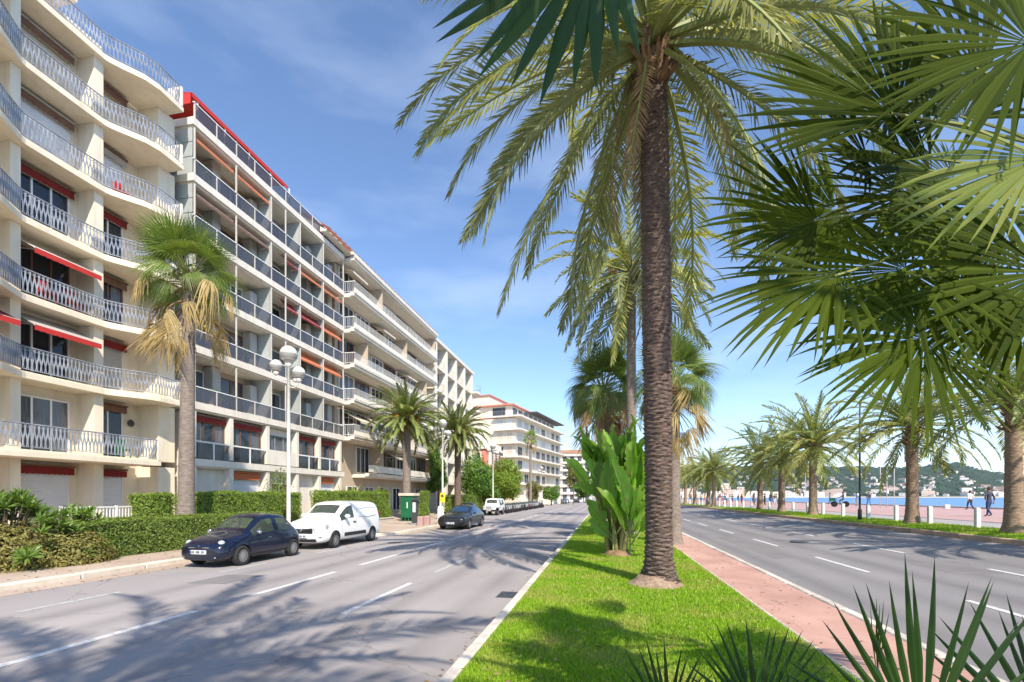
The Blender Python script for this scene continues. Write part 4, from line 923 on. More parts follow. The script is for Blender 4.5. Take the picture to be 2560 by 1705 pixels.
def palm(name, label, loc, h, tr, lib, counts, L, seed, group=None, bark='bark_date', pitch=0.10, lean=(0, 0), sides=18, sub=4, mats=None, dead=0, rough=0.06, skip=None, fruit=0, stub=30, bulge=0.0, deadmat='date_dead'):
    t = thing(name, label, 'palm', loc, group, local=True); rng = random.Random(seed)
    palm_trunk(t, h, tr[0], tr[1], tr[2], pitch, M[bark], seed, sides, sub, lean, rough, bulge=bulge)
    top = Vector((lean[0], lean[1], h))
    hd = MB(); hd.lathe([(tr[2] * 1.0, h - .15), (tr[2] * 1.25, h + .15), (tr[2] * .9, h + .5), (.05, h + .8)], 10, (lean[0], lean[1], 0)); hd.build('crown_heart', M['boot'], t)
    if stub: boots(t, h, tr[2] * .95, stub, .45 * max(.6, tr[2] / .25 * .8), seed, M['boot']).location = (lean[0], lean[1], 0)
    i = 0
    for lv, c in enumerate(counts):
        for j in range(c):
            a = i * 2.39996 + rng.uniform(-.25, .25); i += 1
            if skip and skip(a, lv): continue
            me = lib[lv][rng.randrange(2)]; s = L * rng.uniform(.88, 1.1) * (1.0 if lv else .8)
            p = top + Vector((math.cos(a), math.sin(a), 0)) * tr[2] * .6 + Vector((0, 0, .55 - .09 * lv))
            o = link('frond', me, t, Matrix.Translation(p) @ Matrix.Rotation(a, 4, 'Z') @ Matrix.Rotation(R(rng.uniform(-8, 8)), 4, 'Y') @ Matrix.Rotation(R(rng.uniform(-28, 28)), 4, 'X') @ Matrix.Diagonal((s, s, s, 1)))
            if mats:
                mm = mats(lv, rng)
                if mm: o.material_slots[0].link = 'OBJECT'; o.material_slots[0].material = M[mm]
    for j in range(dead):
        a = rng.uniform(0, 6.28); me = lib[-1][j % 2]; s = L * rng.uniform(.5, .8)
        o = link('dead_frond', me, t, Matrix.Translation(top + Vector((math.cos(a) * tr[2], math.sin(a) * tr[2], .1))) @ Matrix.Rotation(a, 4, 'Z') @ Matrix.Rotation(R(rng.uniform(5, 35)), 4, 'Y') @ Matrix.Diagonal((s, s, s, 1)))
        o.material_slots[0].link = 'OBJECT'; o.material_slots[0].material = M[deadmat]
    for j in range(fruit):
        a = j * 2.4 + .7; q = MB(); d = Vector((math.cos(a), math.sin(a), 0))
        b0 = top + Vector((0, 0, .4)); b1 = b0 + d * .55 + Vector((0, 0, .45)); b2 = b0 + d * .95 + Vector((0, 0, .15))
        q.tube([b0, b1, b2], .022, 5)
        for k in range(46):
            pp = b2 + Vector((rng.gauss(0, .13), rng.gauss(0, .13), rng.gauss(-.12, .17))); q.tube([b1.lerp(b2, rng.uniform(.4, 1)), pp, pp + Vector((rng.uniform(-.05, .05), 0, -.14))], [.006, .018, .012], 4)
        q.build('fruit_cluster', M['fruit'], t)
    return t

def mix_old(lv, rng): return 'date_dull' if (lv >= 4 and rng.random() < .65) else None
palm('date_palm', 'tallest date palm, dark ringed trunk on the lawn nearest the viewer', (1.16, 10.6, 0.128), 11.6, (.47, .262, .262), LIB_BIG, (5, 7, 9, 11, 12, 11, 9, 4), 6.0, 5,
     'date palms on the central strip', lean=(-.12, 0), sides=30, sub=6, pitch=.10, mats=mix_old, dead=4, rough=.16, stub=70, bulge=.03)
palm('date_palm', 'slender date palm with orange fruit standing behind the tallest one', (1.32, 24.2, 0.128), 13.0, (.36, .25, .22), LIB_MID, (4, 6, 8, 9, 10, 12, 12, 7), 5.0, 8,
     'date palms on the central strip', bark='bark_fan', dead=3, fruit=3, mats=mix_old, deadmat='wash_dead')
palm('date_palm', 'date palm on the planted bed behind the viewer, seen only by its shadow', (0.75, -5.6, 0.12), 10.6, (.45, .28, .26), LIB_MID, (2, 4, 5, 6, 6, 6, 4, 1), 5.8, 15, 'date palms on the central strip', mats=mix_old)
palm('date_palm', 'date palm far down the central strip behind the shaggy fan palms', (0.6, 47, 0.128), 9.5, (.36, .25, .22), LIB_MID, (3, 5, 6, 8, 8, 7, 5, 2), 4.2, 18, 'date palms on the central strip', sub=3, sides=12)

RP = [(20.0, 4.55, 3.6, 'stout palm at the right edge between the lawn strip and the bollards'), (25.9, 4.5, 3.7, 'second palm from the right edge along the promenade lawn'), (36.2, 4.7, 4.2, 'third palm from the right edge along the promenade, orange crown heart'),
      (42.5, 4.6, 4.2, 'fourth palm from the right edge along the promenade'), (48.4, 4.5, 4.2, 'fifth palm from the right edge along the promenade'), (66.4, 4.6, 4.0, 'sixth palm from the right edge along the promenade'), (70.5, 4.5, 4.0, 'seventh palm from the right edge along the promenade')]
for i, (y, h, l, lb) in enumerate(RP):
    palm('promenade_palm', lb, (14.4 + .15 * math.sin(i * 2.1), y, 0.70), h, (.40, .255, .225), LIB_MID, (6, 8, 11, 12, 12, 9, 5, 0) if i else (6, 8, 10, 10, 10, 5, 2, 0), l, 40 + i, 'palms along the promenade', bark='bark_right', mats=lambda lv, rng: 'canary_leaf' if rng.random() < .45 else None, sub=4 if i < 4 else 3, sides=16, fruit=2 if i == 2 else 0, stub=26)
palm('promenade_palm', 'palm beyond the right edge of the view, seen only by its shadow', (14.4, 13.6, 0.70), 4.6, (.42, .29, .24), LIB_MID, (5, 7, 9, 10, 10, 7, 3, 0), 3.8, 39, 'palms along the promenade', bark='bark_right', sub=3, sides=12)
for i, y in enumerate((80, 88, 97, 107, 118, 130, 144, 160)):
    palm('promenade_palm', '%s palm from the right edge along the promenade, small and distant' % ('eighth', 'ninth', 'tenth', 'eleventh', 'twelfth', 'thirteenth', 'fourteenth', 'fifteenth')[i], (14.4 - .012 * (y - 70), y, 0.70), 4.6, (.42, .29, .24), LIB_MID, (4, 6, 8, 9, 9, 5, 0, 0), 3.9, 60 + i, 'distant palms along the promenade', bark='bark_right', sub=2, sides=10, stub=0)

palm('canary_palm', 'bushy palm with orange fruit in front of the long pale block', (-16.3, 37.0, 0.135), 8.0, (.42, .33, .34), LIB_CAN, (8, 12, 15, 18, 20, 20, 16, 0), 3.5, 70, 'bushy palms on the left pavement', bark='bark_fan', fruit=6, sides=16, stub=40)
palm('canary_palm', 'bushy palm beside the yellow sign post, right of its twin', (-14.4, 45.1, 0.135), 8.1, (.42, .33, .34), LIB_CAN, (8, 11, 14, 17, 18, 18, 14, 0), 3.4, 71, 'bushy palms on the left pavement', bark='bark_date', fruit=3, sides=16, stub=40)

# ---- fan palms
def fan_geo(P, L, e0, n, spread, droop, seed, tilt=-18, split=.45, sag=0.0, shag=0.0, hang=0.0):
    """fan leaf on a stalk of length P leaving along +X at elevation e0; segments droop downwards"""
    rng = random.Random(seed); q = MB(); pts = []; a = e0
    for i in range(7):
        s = i / 6; ang = e0 - sag * s * s; pts.append(Vector((0, 0, 0)) if i == 0 else pts[-1] + Vector((math.cos(ang), 0, math.sin(ang))) * P / 6)
    q.tube(pts, [.022 * (1 - .5 * i / 6) * max(.6, L) for i in range(7)], 4, 1, cap=False)
    hub = pts[-1]; ang = e0 - sag + R(tilt); ax = Vector((math.cos(ang), 0, math.sin(ang))); nr = Vector((-math.sin(ang), 0, math.cos(ang))); sd = Vector((0, 1, 0)); da = 2 * spread / n
    for i in range(n):
        th = -spread + da * (i + .5); l = L * (1 - .28 * (abs(th) / spread) ** 2) * rng.uniform(.9, 1.08); d = ax * math.cos(th) + sd * math.sin(th); sdv = -ax * math.sin(th) + sd * math.cos(th)
        row = []; dr = droop * rng.uniform(.7, 1.3); sh = rng.uniform(-1, 1) * shag
        ss = (.04, .25, split, .72, 1.0) if hang == 0 else (.04, .16, .3, .5, .75, 1.0); c = hub + d * l * .04; pv_ = .04; sp_ = min(split, .3) if hang else split
        for s in ss:
            if hang:
                k_ = min(1.0, hang * (s + pv_) * .5 * rng.uniform(.85, 1.15)); dd = (d * (1 - k_) + Vector((0, 0, -1)) * k_ + sdv * sh * .25).normalized(); c = c + dd * l * (s - pv_); pv_ = s
            else:
                c = hub + d * l * s + Vector((0, 0, -1)) * dr * l * max(0, s - .15) ** 2 + sdv * sh * l * max(0, s - split)
                if dr > .5 and s > split: c = hub + (c - hub).normalized() * l * s
            hw = l * min(s, sp_) * math.tan(da / 2) * (1 if s <= sp_ else max(0, (1 - s) / (1 - sp_)) ** .8)
            row.append((c, hw))
        b = len(q.v); V = []
        for c, hw in row: V += [tuple(c - sdv * hw), tuple(c + nr * hw * .45), tuple(c + sdv * hw)]
        F = []
        for k in range(len(row) - 1):
            j = 3 * k; F += [(j, j + 1, j + 4, j + 3), (j + 1, j + 2, j + 5, j + 4)]
        q.add(V, F, 0)
    return q
WL = [[fan_geo(.95, 1.05, R(e), 34, R(105), dr, 7 * i + k, tl, sag=R(sg), hang=hg).mesh('fan_frond', [M['wash_leaf'], M['petiole']]) for k in (0, 1)]
      for i, (e, dr, tl, sg, hg) in enumerate([(82, .08, -4, 4, 0), (64, .25, -12, 10, .25), (42, .5, -18, 16, .6), (20, .8, -24, 22, 1.0), (0, 1.1, -28, 26, 1.4)])]
WD = [[fan_geo(1.1, 1.25, R(e), 30, R(85), dr, 50 + 7 * i + k, -25, split=.35, sag=R(sg), shag=.8, hang=hg).mesh('dead_fan_frond', [M['wash_dead'], M['boot']]) for k in (0, 1, 2)]
      for i, (e, dr, sg, hg) in enumerate([(14, 1.9, 30, 2.6), (-20, 1.6, 30, 2.4), (-55, 1.0, 20, 2.0)])]
def fan_palm_tree(label, loc, h, tr, live, dead, S, seed, group, deadmat='wash_dead', lean=(0, 0), SD=None, cat='palm'):
    t = thing('fan_palm', label, cat, loc, group, local=True); rng = random.Random(seed)
    palm_trunk(t, h, tr[0], tr[1], tr[2], .06, M['bark_fan'], seed, 18, 3, lean, .03, flare=1.1)
    top = Vector((lean[0], lean[1], h)); q = MB(); q.lathe([(tr[2], h - .3), (tr[2] * 1.5, h), (tr[2], h + .35), (.04, h + .6)], 10, (lean[0], lean[1], 0)); q.build('crown_heart', M['boot'], t)
    i = 0
    for lv, c in enumerate(live):
        for j in range(c):
            a = i * 2.39996 + rng.uniform(-.3, .3); i += 1; s = S * rng.uniform(.85, 1.1)
            link('fan_frond', WL[lv][rng.randrange(2)], t, Matrix.Translation(top + Vector((0, 0, .3 - .08 * lv))) @ Matrix.Rotation(a, 4, 'Z') @ Matrix.Rotation(R(rng.uniform(-10, 10)), 4, 'Y') @ Matrix.Rotation(R(rng.uniform(-35, 35)), 4, 'X') @ Matrix.Diagonal((s, s, s, 1)))
    for lv, c in enumerate(dead):
        for j in range(c):
            a = i * 2.39996 + rng.uniform(-.4, .4); i += 1; s = (SD or S) * rng.uniform(.8, 1.15)
            o = link('dead_fan_frond', WD[lv][rng.randrange(3)], t, Matrix.Translation(top + Vector((0, 0, -.1 - .25 * lv - rng.uniform(0, .3)))) @ Matrix.Rotation(a, 4, 'Z') @ Matrix.Rotation(R(rng.uniform(-12, 12)), 4, 'Y') @ Matrix.Rotation(R(rng.uniform(-40, 40)), 4, 'X') @ Matrix.Diagonal((s, s, s, 1)))
            if deadmat != 'wash_dead': o.material_slots[0].link = 'OBJECT'; o.material_slots[0].material = M[deadmat]
    return t
fan_palm_tree('shaggy fan palm with straw-coloured dead fronds behind the low hedge', (-16.0, 15.5, 0.135), 10.1, (.50, .30, .20), (10, 12, 12, 9, 4), (5, 7, 7), 1.25, 3, 'tall fan palms', lean=(.18, 0), SD=1.3)
fan_palm_tree('fan palm with a brown skirt left of the slender date palm trunk', (-.05, 27.3, 0.128), 7.6, (.45, .32, .28), (8, 13, 15, 16, 14), (5, 9, 12), 1.45, 5, 'shaggy fan palms on the central strip', 'wash_brown', SD=1.35)
fan_palm_tree('fan palm with a straw skirt just right of the tallest palm trunk', (2.72, 19.8, 0.128), 6.2, (.40, .28, .24), (8, 11, 12, 11, 8), (5, 8, 9), 1.2, 6, 'shaggy fan palms on the central strip', 'wash_dead', SD=1.0)
fan_palm_tree('distant fan palm in front of the cream corner block', (-13.1, 84, 0.135), 12.0, (.35, .25, .2), (4, 5, 6, 7, 5), (3, 5, 4), 1.0, 9, 'tall fan palms')

# ---- big fan leaves close to the viewer: one palm beside the path, one overhead, dwarf ones on the bed
def big_leaf(parent, hub, axis, nrm, L, n, spread, seed, mat, stalk_from=None, droop=.12, split=.5, wid=1.0):
    rng = random.Random(seed); q = MB(); ax = axis.normalized(); nr = (nrm - ax * nrm.dot(ax)).normalized(); sd = nr.cross(ax); da = 2 * spread / n
    for i in range(n):
        th = -spread + da * (i + .5) + rng.uniform(-.1, .1) * da; l = L * (1 - .25 * (abs(th) / spread) ** 2) * rng.uniform(.9, 1.06); cup = .12 * (abs(th) / spread)
        d = (ax * math.cos(th) + sd * math.sin(th) + nr * (cup + rng.uniform(-.07, .07))).normalized(); sv = (sd * math.cos(th) - ax * math.sin(th))
        V = []; dr = droop * rng.uniform(.5, 1.6); bend = rng.uniform(-.06, .06)
        for s in (.03, .2, .38, split, .66, .84, 1.0):
            c = hub + d * l * s + Vector((0, 0, -1)) * dr * l * max(0, s - .3) ** 2 * 1.6 + sv * bend * l * s * s
            hw = wid * l * min(s, split) * math.tan(da / 2) * (1.18 if s <= split else 1.18 * max(0, (1 - s) / (1 - split)) ** .75)
            V += [tuple(c - sv * hw), tuple(c + nr * hw * .5), tuple(c + sv * hw)]
        F = []
        for k in range(6):
            j = 3 * k; F += [(j, j + 1, j + 4, j + 3), (j + 1, j + 2, j + 5, j + 4)]
        q.add(V, F, 0)
    if stalk_from is not None:
        a = stalk_from; mid = a.lerp(hub, .5) + Vector((0, 0, .12 * (hub - a).length)); q.tube([a, a.lerp(mid, .6), mid.lerp(hub, .55), hub + ax * .03], [.016, .012, .009, .006], 5, 1, cap=False)
    return q.build('fan_frond', [M[mat], M['petiole']], parent)
FANS = [(1.80, 2.20, 3.81, 135, 70, 0.80, 'd'), (1.69, 2.60, 3.55, 175, 78, 0.72, 'd'), (2.01, 2.40, 3.19, 195, 125, 0.74, 'd'), (1.60, 2.30, 3.12, 207, 60, 0.74, 'd'), (1.93, 2.20, 2.77, 200, 118, 0.60, 'd'),
        (2.59, 2.70, 3.08, 150, 100, 0.60, 'd'), (2.48, 2.50, 3.31, 185, 85, 0.75, 'd'), (2.14, 1.90, 3.40, 198, 42, 0.60, 'l'), (2.21, 2.00, 3.96, 185, 95, 0.72, 'g'), (2.48, 2.30, 2.98, 220, 80, 0.58, 'd'),
        (2.77, 2.90, 4.35, 105, 100, 0.80, 'd'), (2.68, 3.00, 4.10, 172, 85, 0.85, 'd'), (2.70, 2.60, 3.63, 200, 70, 0.80, 'd'),
        (2.35, 3.10, 4.25, 160, 80, 0.80, 'd'), (2.39, 2.40, 4.20, 150, 80, 0.75, 'd'), (2.51, 2.20, 3.08, 190, 90, 0.80, 'd'), (3.00, 3.20, 3.89, 190, 110, 0.80, 'd')]
hd = vw(3.75, 2.75, 3.45)
fp = thing('fan_palm', 'large green fan palm reaching in from the right with overlapping fan leaves', 'palm', (hd.x, hd.y, 0.12), 'fan palms close to the viewer')
random.seed(31)
q = MB(); q.tube([(hd.x + .05, hd.y, .1), (hd.x + .02, hd.y, 1.6), (hd.x, hd.y, 3.3)], [.16, .13, .14], 14); q.build('trunk', M['bark_fan'], fp)
for i, (r, f, h, c, sp, L_, k) in enumerate(FANS):
    hub = vw(r, f, h); a = R(c); ax = V_R * math.cos(a) + V_U * math.sin(a) - V_F * random.uniform(-.25, .35)
    nr = -V_F + V_U * random.uniform(.1, .75) + V_R * random.uniform(-.35, .2)
    big_leaf(fp, hub, ax, nr, L_, int(sp / 2.5), R(sp), 200 + i, {'d': 'fan_leaf', 'l': 'fan_sunlit', 'g': 'fan_leaf'}[k], hd + Vector((0, 0, (h - 3.4) * .3)), .12, .5, 1.0)
for i in range(4):    # inner leaves of the crown
    r, f, h = random.uniform(2.3, 3.6), random.uniform(2.7, 3.8), random.uniform(3.4, 4.9); hub = vw(r, f, h); a = R(random.uniform(110, 240))
    ax = V_R * math.cos(a) + V_U * math.sin(a) - V_F * random.uniform(-.3, .4)
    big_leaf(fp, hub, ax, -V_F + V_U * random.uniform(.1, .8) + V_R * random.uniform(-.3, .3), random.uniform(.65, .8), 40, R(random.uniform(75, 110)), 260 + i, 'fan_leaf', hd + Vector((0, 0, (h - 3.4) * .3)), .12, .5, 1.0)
for i in range(14):    # the rest of the crown, turned away from the road
    a = random.uniform(-1.6, .5); e = random.uniform(-.6, 1.1); d = V_R * math.cos(a) * math.cos(e) + V_F * math.sin(a) * math.cos(e) + V_U * math.sin(e)
    hub = hd + d * random.uniform(.6, .95)
    big_leaf(fp, hub, d + V_U * -.25, V_U + d * .3, .75, 30, R(100), 300 + i, 'fan_leaf', hd)

hd2 = vw(.75, -.35, 3.75)
fo = thing('fan_palm', 'fan palm whose dark leaf tips hang into the top of the view', 'palm', (hd2.x, hd2.y, 0.12), 'fan palms close to the viewer')
q = MB(); q.tube([(hd2.x, hd2.y - .1, .1), (hd2.x, hd2.y, 2), (hd2.x, hd2.y, 3.7)], [.13, .11, .12], 12); q.build('trunk', M['bark_fan'], fo)
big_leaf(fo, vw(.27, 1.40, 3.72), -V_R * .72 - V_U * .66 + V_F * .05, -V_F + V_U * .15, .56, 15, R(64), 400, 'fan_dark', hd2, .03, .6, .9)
for i in range(16):
    a = i * 2.4; d = Vector((math.cos(a), math.sin(a), 0)); u = random.uniform(.15, .8); dd = (d + V_U * u).normalized()
    if dd.dot(V_F) > .35 and u < .6: continue
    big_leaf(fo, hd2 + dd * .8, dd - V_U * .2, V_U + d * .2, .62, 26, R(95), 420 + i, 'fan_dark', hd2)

DW = [('dwarf fan palm spreading dark leaves in the bottom right corner', vw(1.25, 1.15, .12), [((1.09, 1.25, 1.36), 90, 78, .50, 23, 'fan_dark', 0), ((1.36, 1.75, 1.36), 84, 12, .30, 6, 'fan_leaf', .2), ((1.74, 1.50, 1.22), 118, 60, .48, 15, 'fan_dark', .2), ((1.45, 1.05, 1.0), 60, 70, .42, 15, 'fan_dark', .3)]),
      ('dwarf fan palm with thin dark leaf tips at the bottom edge, right of the lawn', vw(.86, 1.62, .12), [((.84, 1.60, 1.27), 92, 68, .345, 19, 'fan_dark', .1), ((.63, 1.90, 1.11), 105, 70, .335, 19, 'fan_dark', 0), ((.95, 1.95, 1.05), 70, 60, .30, 13, 'fan_dark', .2)])]
for n_, (lb, base, lv) in enumerate(DW):
    t = thing('dwarf_fan_palm', lb, 'palm', base, 'dwarf fan palms on the planted bed'); head = base + Vector((0, 0, .55))
    q = MB(); q.tube([base - Vector((0, 0, .03)), base + Vector((.02, 0, .3)), head], [.10, .09, .06], 9); q.build('stem', M['boot'], t)
    for i, ((r, f, h), c, sp, L_, n, mt, tl) in enumerate(lv):
        hub = vw(r, f, h); a = R(c); ax = V_R * math.cos(a) + V_U * math.sin(a) + V_F * tl
        big_leaf(t, hub, ax, -V_F + V_U * .2, L_, n, R(sp), 500 + 10 * n_ + i, mt, head, -.02, .5, .68)
    for i in range(7):
        a = i * 2.4 + 1; d = Vector((math.cos(a), math.sin(a), .55)).normalized()
        if d.dot(V_F) > .3 or True:
            big_leaf(t, head + d * .35, d, V_U, .3, 14, R(85), 540 + 10 * n_ + i, 'fan_dark', head, .1, .5, .62)

# ---- broad-leaved clump (bird-of-paradise) on the lawn
def paddle_mesh(L, W, bend, fold, seed, mat):
    """broad leaf with a pale midrib, wavy blade and torn edges"""
    rng = random.Random(seed); n = 22; q = MB(); V = []; tear = [1.0, 1.0]
    for i in range(n + 1):
        s = i / n; a = bend * s * s; x_ = L * s * math.cos(a * .6); z_ = -L * .5 * bend * s ** 2.4
        hw = W * (math.sin(math.pi * min(1, s * .95 + .03)) ** .7) * (1 - .25 * s)
        for sd in (0, 1): tear[sd] = .62 if rng.random() < .16 else min(1.0, tear[sd] + .3)
        f = fold + .12 * math.sin(s * 7 + seed); wob = [W * .10 * math.sin(s * 11 + seed * 2 + sd * 2.1) for sd in (0, 1)]
        V += [(x_, -hw * tear[0] * math.cos(f), z_ + hw * tear[0] * math.sin(f) + wob[0]), (x_, -hw * .5 * math.cos(f), z_ + hw * .5 * math.sin(f) + wob[0] * .3), (x_, 0, z_), (x_, hw * .5 * math.cos(f), z_ + hw * .5 * math.sin(f) + wob[1] * .3), (x_, hw * tear[1] * math.cos(f), z_ + hw * tear[1] * math.sin(f) + wob[1])]
    F = [(5 * i + k, 5 * i + k + 1, 5 * i + 5 + k + 1, 5 * i + 5 + k) for i in range(n) for k in range(4)]
    q.add(V, F, 0); q.tube([(L * s * math.cos(bend * s * s * .6), 0, -L * .5 * bend * s ** 2.4 + .006) for s in (0, .25, .5, .75, 1)], [.022, .018, .014, .009, .003], 5, 1)
    return q.mesh('leaf', [mat, M['petiole']], True)
PD = [paddle_mesh(1.5, .34, .6, .42, 1, M['banana_leaf']), paddle_mesh(1.35, .30, .95, .38, 2, M['banana_leaf']), paddle_mesh(1.5, .30, .3, .45, 3, M['banana_leaf']), paddle_mesh(1.1, .27, 1.3, .3, 4, M['banana_leaf'])]
bn = thing('bird_of_paradise_plant', 'clump of broad paddle leaves on the lawn left of the tallest palm trunk', 'plant', (0.42, 15.6, 0.128), local=True)
bn.scale = (.95, 1, 1.17); random.seed(41)
stems = [((-.30, 0), (-.62, .1, 1.7)), ((-.2, .15), (-.40, .2, 2.1)), ((.1, -.1), (.30, -.1, 1.5)), ((.16, 0), (.45, .1, 1.9)), ((.2, .1), (.55, .2, 1.5)), ((0, .2), (.05, .4, 2.2)), ((-.05, -.12), (-.15, -.2, 1.0)), ((.1, .1), (.25, .2, 2.4)), ((-.1, .1), (-.15, .1, 1.9)), ((.15, -.15), (.4, -.25, .9))]
for i, ((bx, by), (tx, ty, tz)) in enumerate(stems):
    q = MB(); q.tube([(bx, by, -.03), (bx + (tx - bx) * .35, by + (ty - by) * .35, tz * .45), (tx, ty, tz)], [.10, .065, .035], 8); q.build('stem', M['banana_stem'], bn, True)
    for j in range(8):
        az = random.uniform(0, 6.28); el = R(random.uniform(32, 82)); out = Vector((math.cos(az) * math.cos(el) * 1.1, math.sin(az) * math.cos(el) * .8, math.sin(el)))
        p0 = Vector((tx, ty, tz - .15)) + Vector((0, 0, -random.uniform(0, .5))); p1 = p0 + out.normalized() * random.uniform(.2, .65)
        q = MB(); q.tube([p0 - Vector((0, 0, .3)), p0, p1], [.03, .022, .015], 5); q.build('leaf_stalk', M['petiole'], bn)
        X = out.normalized(); ref = Vector((random.uniform(-1.2, 1.2), random.uniform(-1.5, .1), .2)); Z = (ref - X * ref.dot(X)).normalized(); Y = Z.cross(X); s = random.uniform(.8, 1.15)
        o = link('leaf', PD[random.choice((0, 0, 1, 2, 2, 3))], bn, Matrix.Translation(p1) @ Matrix((X, Y, Z)).transposed().to_4x4() @ Matrix.Diagonal((s, s, s, 1)))
        if i == 0 and j == 2: o.material_slots[0].link = 'OBJECT'; o.material_slots[0].material = M['banana_yellow']
q = MB(); q.lathe([(.52, -.05), (.46, .06), (.30, .14), (.1, .16)], 14, (0, 0, 0)); q.build('root_mound', M['boot'], bn, True)
# bare earth round the foot of the tallest palm
q = MB(); q.lathe([(.66, -.03), (.58, .02), (.50, .06), (.42, .12), (.34, .22)], 22, (1.08, 10.56, .128)); tag(q.build('root_boss_ground', M['bark_right'], None, True), kind='structure')

# ---- hedges, shrubs, trees out of single leaves
def hedge(label, x0, x1, y0, y1, z0, z1, n, size, seed, mat, group, uneven=.06, skew=0.0):
    t = thing('hedge', label, 'hedge', ((x0 + x1) / 2, (y0 + y1) / 2, z0), group); rng = np.random.default_rng(seed)
    A_ = np.array([(x1 - x0) * (y1 - y0), (z1 - z0) * (y1 - y0), (z1 - z0) * (x1 - x0), (z1 - z0) * (x1 - x0), (z1 - z0) * (y1 - y0) * .25]); k = rng.choice(5, n, p=A_ / A_.sum())
    u = rng.uniform(0, 1, (n, 3)); P = np.array([x0, y0, z0]) + u * np.array([x1 - x0, y1 - y0, z1 - z0]); Nn = np.zeros((n, 3))
    for kk, (ax, val, sg) in enumerate(((2, z1, 1), (0, x1, 1), (1, y0, -1), (1, y1, 1), (0, x0, -1))): P[k == kk, ax] = val; Nn[k == kk, ax] = sg
    bumps = uneven * (np.sin(P[:, 1] * 2.3 + P[:, 2] * 3) + np.sin(P[:, 1] * 5.1 - P[:, 0] * 4 + 1) * .6 + rng.normal(size=n) * .5)
    P += Nn * (bumps - .03)[:, None]
    V, F = leaf_quads(P, Nn, size, rng, .55); o = t.location
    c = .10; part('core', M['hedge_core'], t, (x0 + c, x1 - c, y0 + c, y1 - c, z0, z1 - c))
    tag(link('foliage', fast_mesh('foliage', V - np.array(o), F, M[mat]), t), kind='stuff'); return t
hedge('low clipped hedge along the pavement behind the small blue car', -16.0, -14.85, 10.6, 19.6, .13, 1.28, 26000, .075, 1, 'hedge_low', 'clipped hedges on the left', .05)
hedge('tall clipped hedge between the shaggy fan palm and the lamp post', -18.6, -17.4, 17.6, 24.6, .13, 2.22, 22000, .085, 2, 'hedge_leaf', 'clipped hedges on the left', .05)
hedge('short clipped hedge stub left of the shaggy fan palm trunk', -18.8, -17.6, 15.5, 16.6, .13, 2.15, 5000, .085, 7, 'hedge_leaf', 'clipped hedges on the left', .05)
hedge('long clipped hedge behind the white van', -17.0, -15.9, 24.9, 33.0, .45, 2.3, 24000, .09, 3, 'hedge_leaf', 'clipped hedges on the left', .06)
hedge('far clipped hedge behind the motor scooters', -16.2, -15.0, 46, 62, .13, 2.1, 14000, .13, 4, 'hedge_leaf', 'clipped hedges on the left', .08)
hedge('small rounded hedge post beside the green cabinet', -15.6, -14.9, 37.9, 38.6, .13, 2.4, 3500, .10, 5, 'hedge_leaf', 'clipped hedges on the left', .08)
part_w = thing('garden_wall', 'low pale garden wall under the long hedge behind the van', 'wall', (-16, 29, .13)); part('wall', M['stone_white'], part_w, (-16.05, -15.75, 21.5, 33.4, .13, .42)); part('coping', M['stone'], part_w, (-16.1, -15.7, 21.5, 33.4, .42, .47))

def rosette(V, F, c, ax, n, l, w, rng, up=.5):
    ax = ax / np.linalg.norm(ax); o = np.cross(ax, [.3, .5, .8]); o /= np.linalg.norm(o); p = np.cross(ax, o)
    for i in range(n):
        a = i * 2.4 + rng.uniform(-.3, .3); e = rng.uniform(up * .3, 1.25); d = (o * math.cos(a) + p * math.sin(a)) * math.cos(e) + ax * math.sin(e); ll = l * rng.uniform(.75, 1.15)
        s = np.cross(d, ax + .2 * rng.normal(size=3)); s /= np.linalg.norm(s) + 1e-6; b = len(V); g = np.array([0, 0, -1.0]) * ll * .28 * math.cos(e)
        for u, ww in ((0, .35), (.35, 1), (.7, .8)):
            cc = c + d * ll * u + g * u * u; V.append(cc - s * w * ww); V.append(cc + s * w * ww)
        V.append(c + d * ll + g); F.append((b, b + 1, b + 3, b + 2)); F.append((b + 2, b + 3, b + 5, b + 4)); F.append((b + 4, b + 5, b + 6, b + 6))
def shrub_rosettes(name, label, cat, loc, cr, n, nl, l, w, seed, mat, group=None, under=None, updir=1.0, nunder=6000, umat='shrub_dry', stems=True):
    t = thing(name, label, cat, loc, group, local=True); rng = np.random.default_rng(seed); V = []; F = []; st = MB()
    for i in range(n):
        a = rng.uniform(0, 6.28); e = rng.uniform(.15, 1.5); d = np.array([math.cos(a) * math.cos(e), math.sin(a) * math.cos(e), math.sin(e)]); c = d * np.array(cr) * rng.uniform(.75, 1.0)
        ax = d * .6 + np.array([0, 0, updir]) + rng.normal(size=3) * .15; rosette(V, F, c, ax, nl, l * rng.uniform(.8, 1.2), w, rng)
        if stems: st.tube([(c[0] * .12, c[1] * .12, 0), (c[0] * .6, c[1] * .6, c[2] * .55), tuple(c)], [.03, .02, .012], 4)
    me = make_mesh('foliage', V, [tuple(dict.fromkeys(f)) for f in F], M[mat]); tag(link('foliage', me, t), kind='stuff')
    if stems: tag(st.build('stems', M['bark_tree'], t), kind='stuff')
    if under:
        P = rng.normal(size=(nunder, 3)); P /= np.linalg.norm(P, axis=1, keepdims=True); P[:, 2] = np.abs(P[:, 2]); Nn = P.copy(); P = P * np.array(under) * rng.uniform(.7, 1.05, (nunder, 1)); Vv, Ff = leaf_quads(P, Nn, .085, rng)
        tag(link('undergrowth', fast_mesh('undergrowth', Vv, Ff, M[umat]), t), kind='stuff')
    return t
shrub_rosettes('shrub', 'big leafy shrub with whorled green leaves at the left edge', 'shrub', (-15.6, 9.6, .13), (1.5, 1.7, 1.95), 120, 22, .36, .026, 1, 'bush_leaf', 'shrubs in the front gardens', (1.25, 1.6, 1.25), .7, 9000)
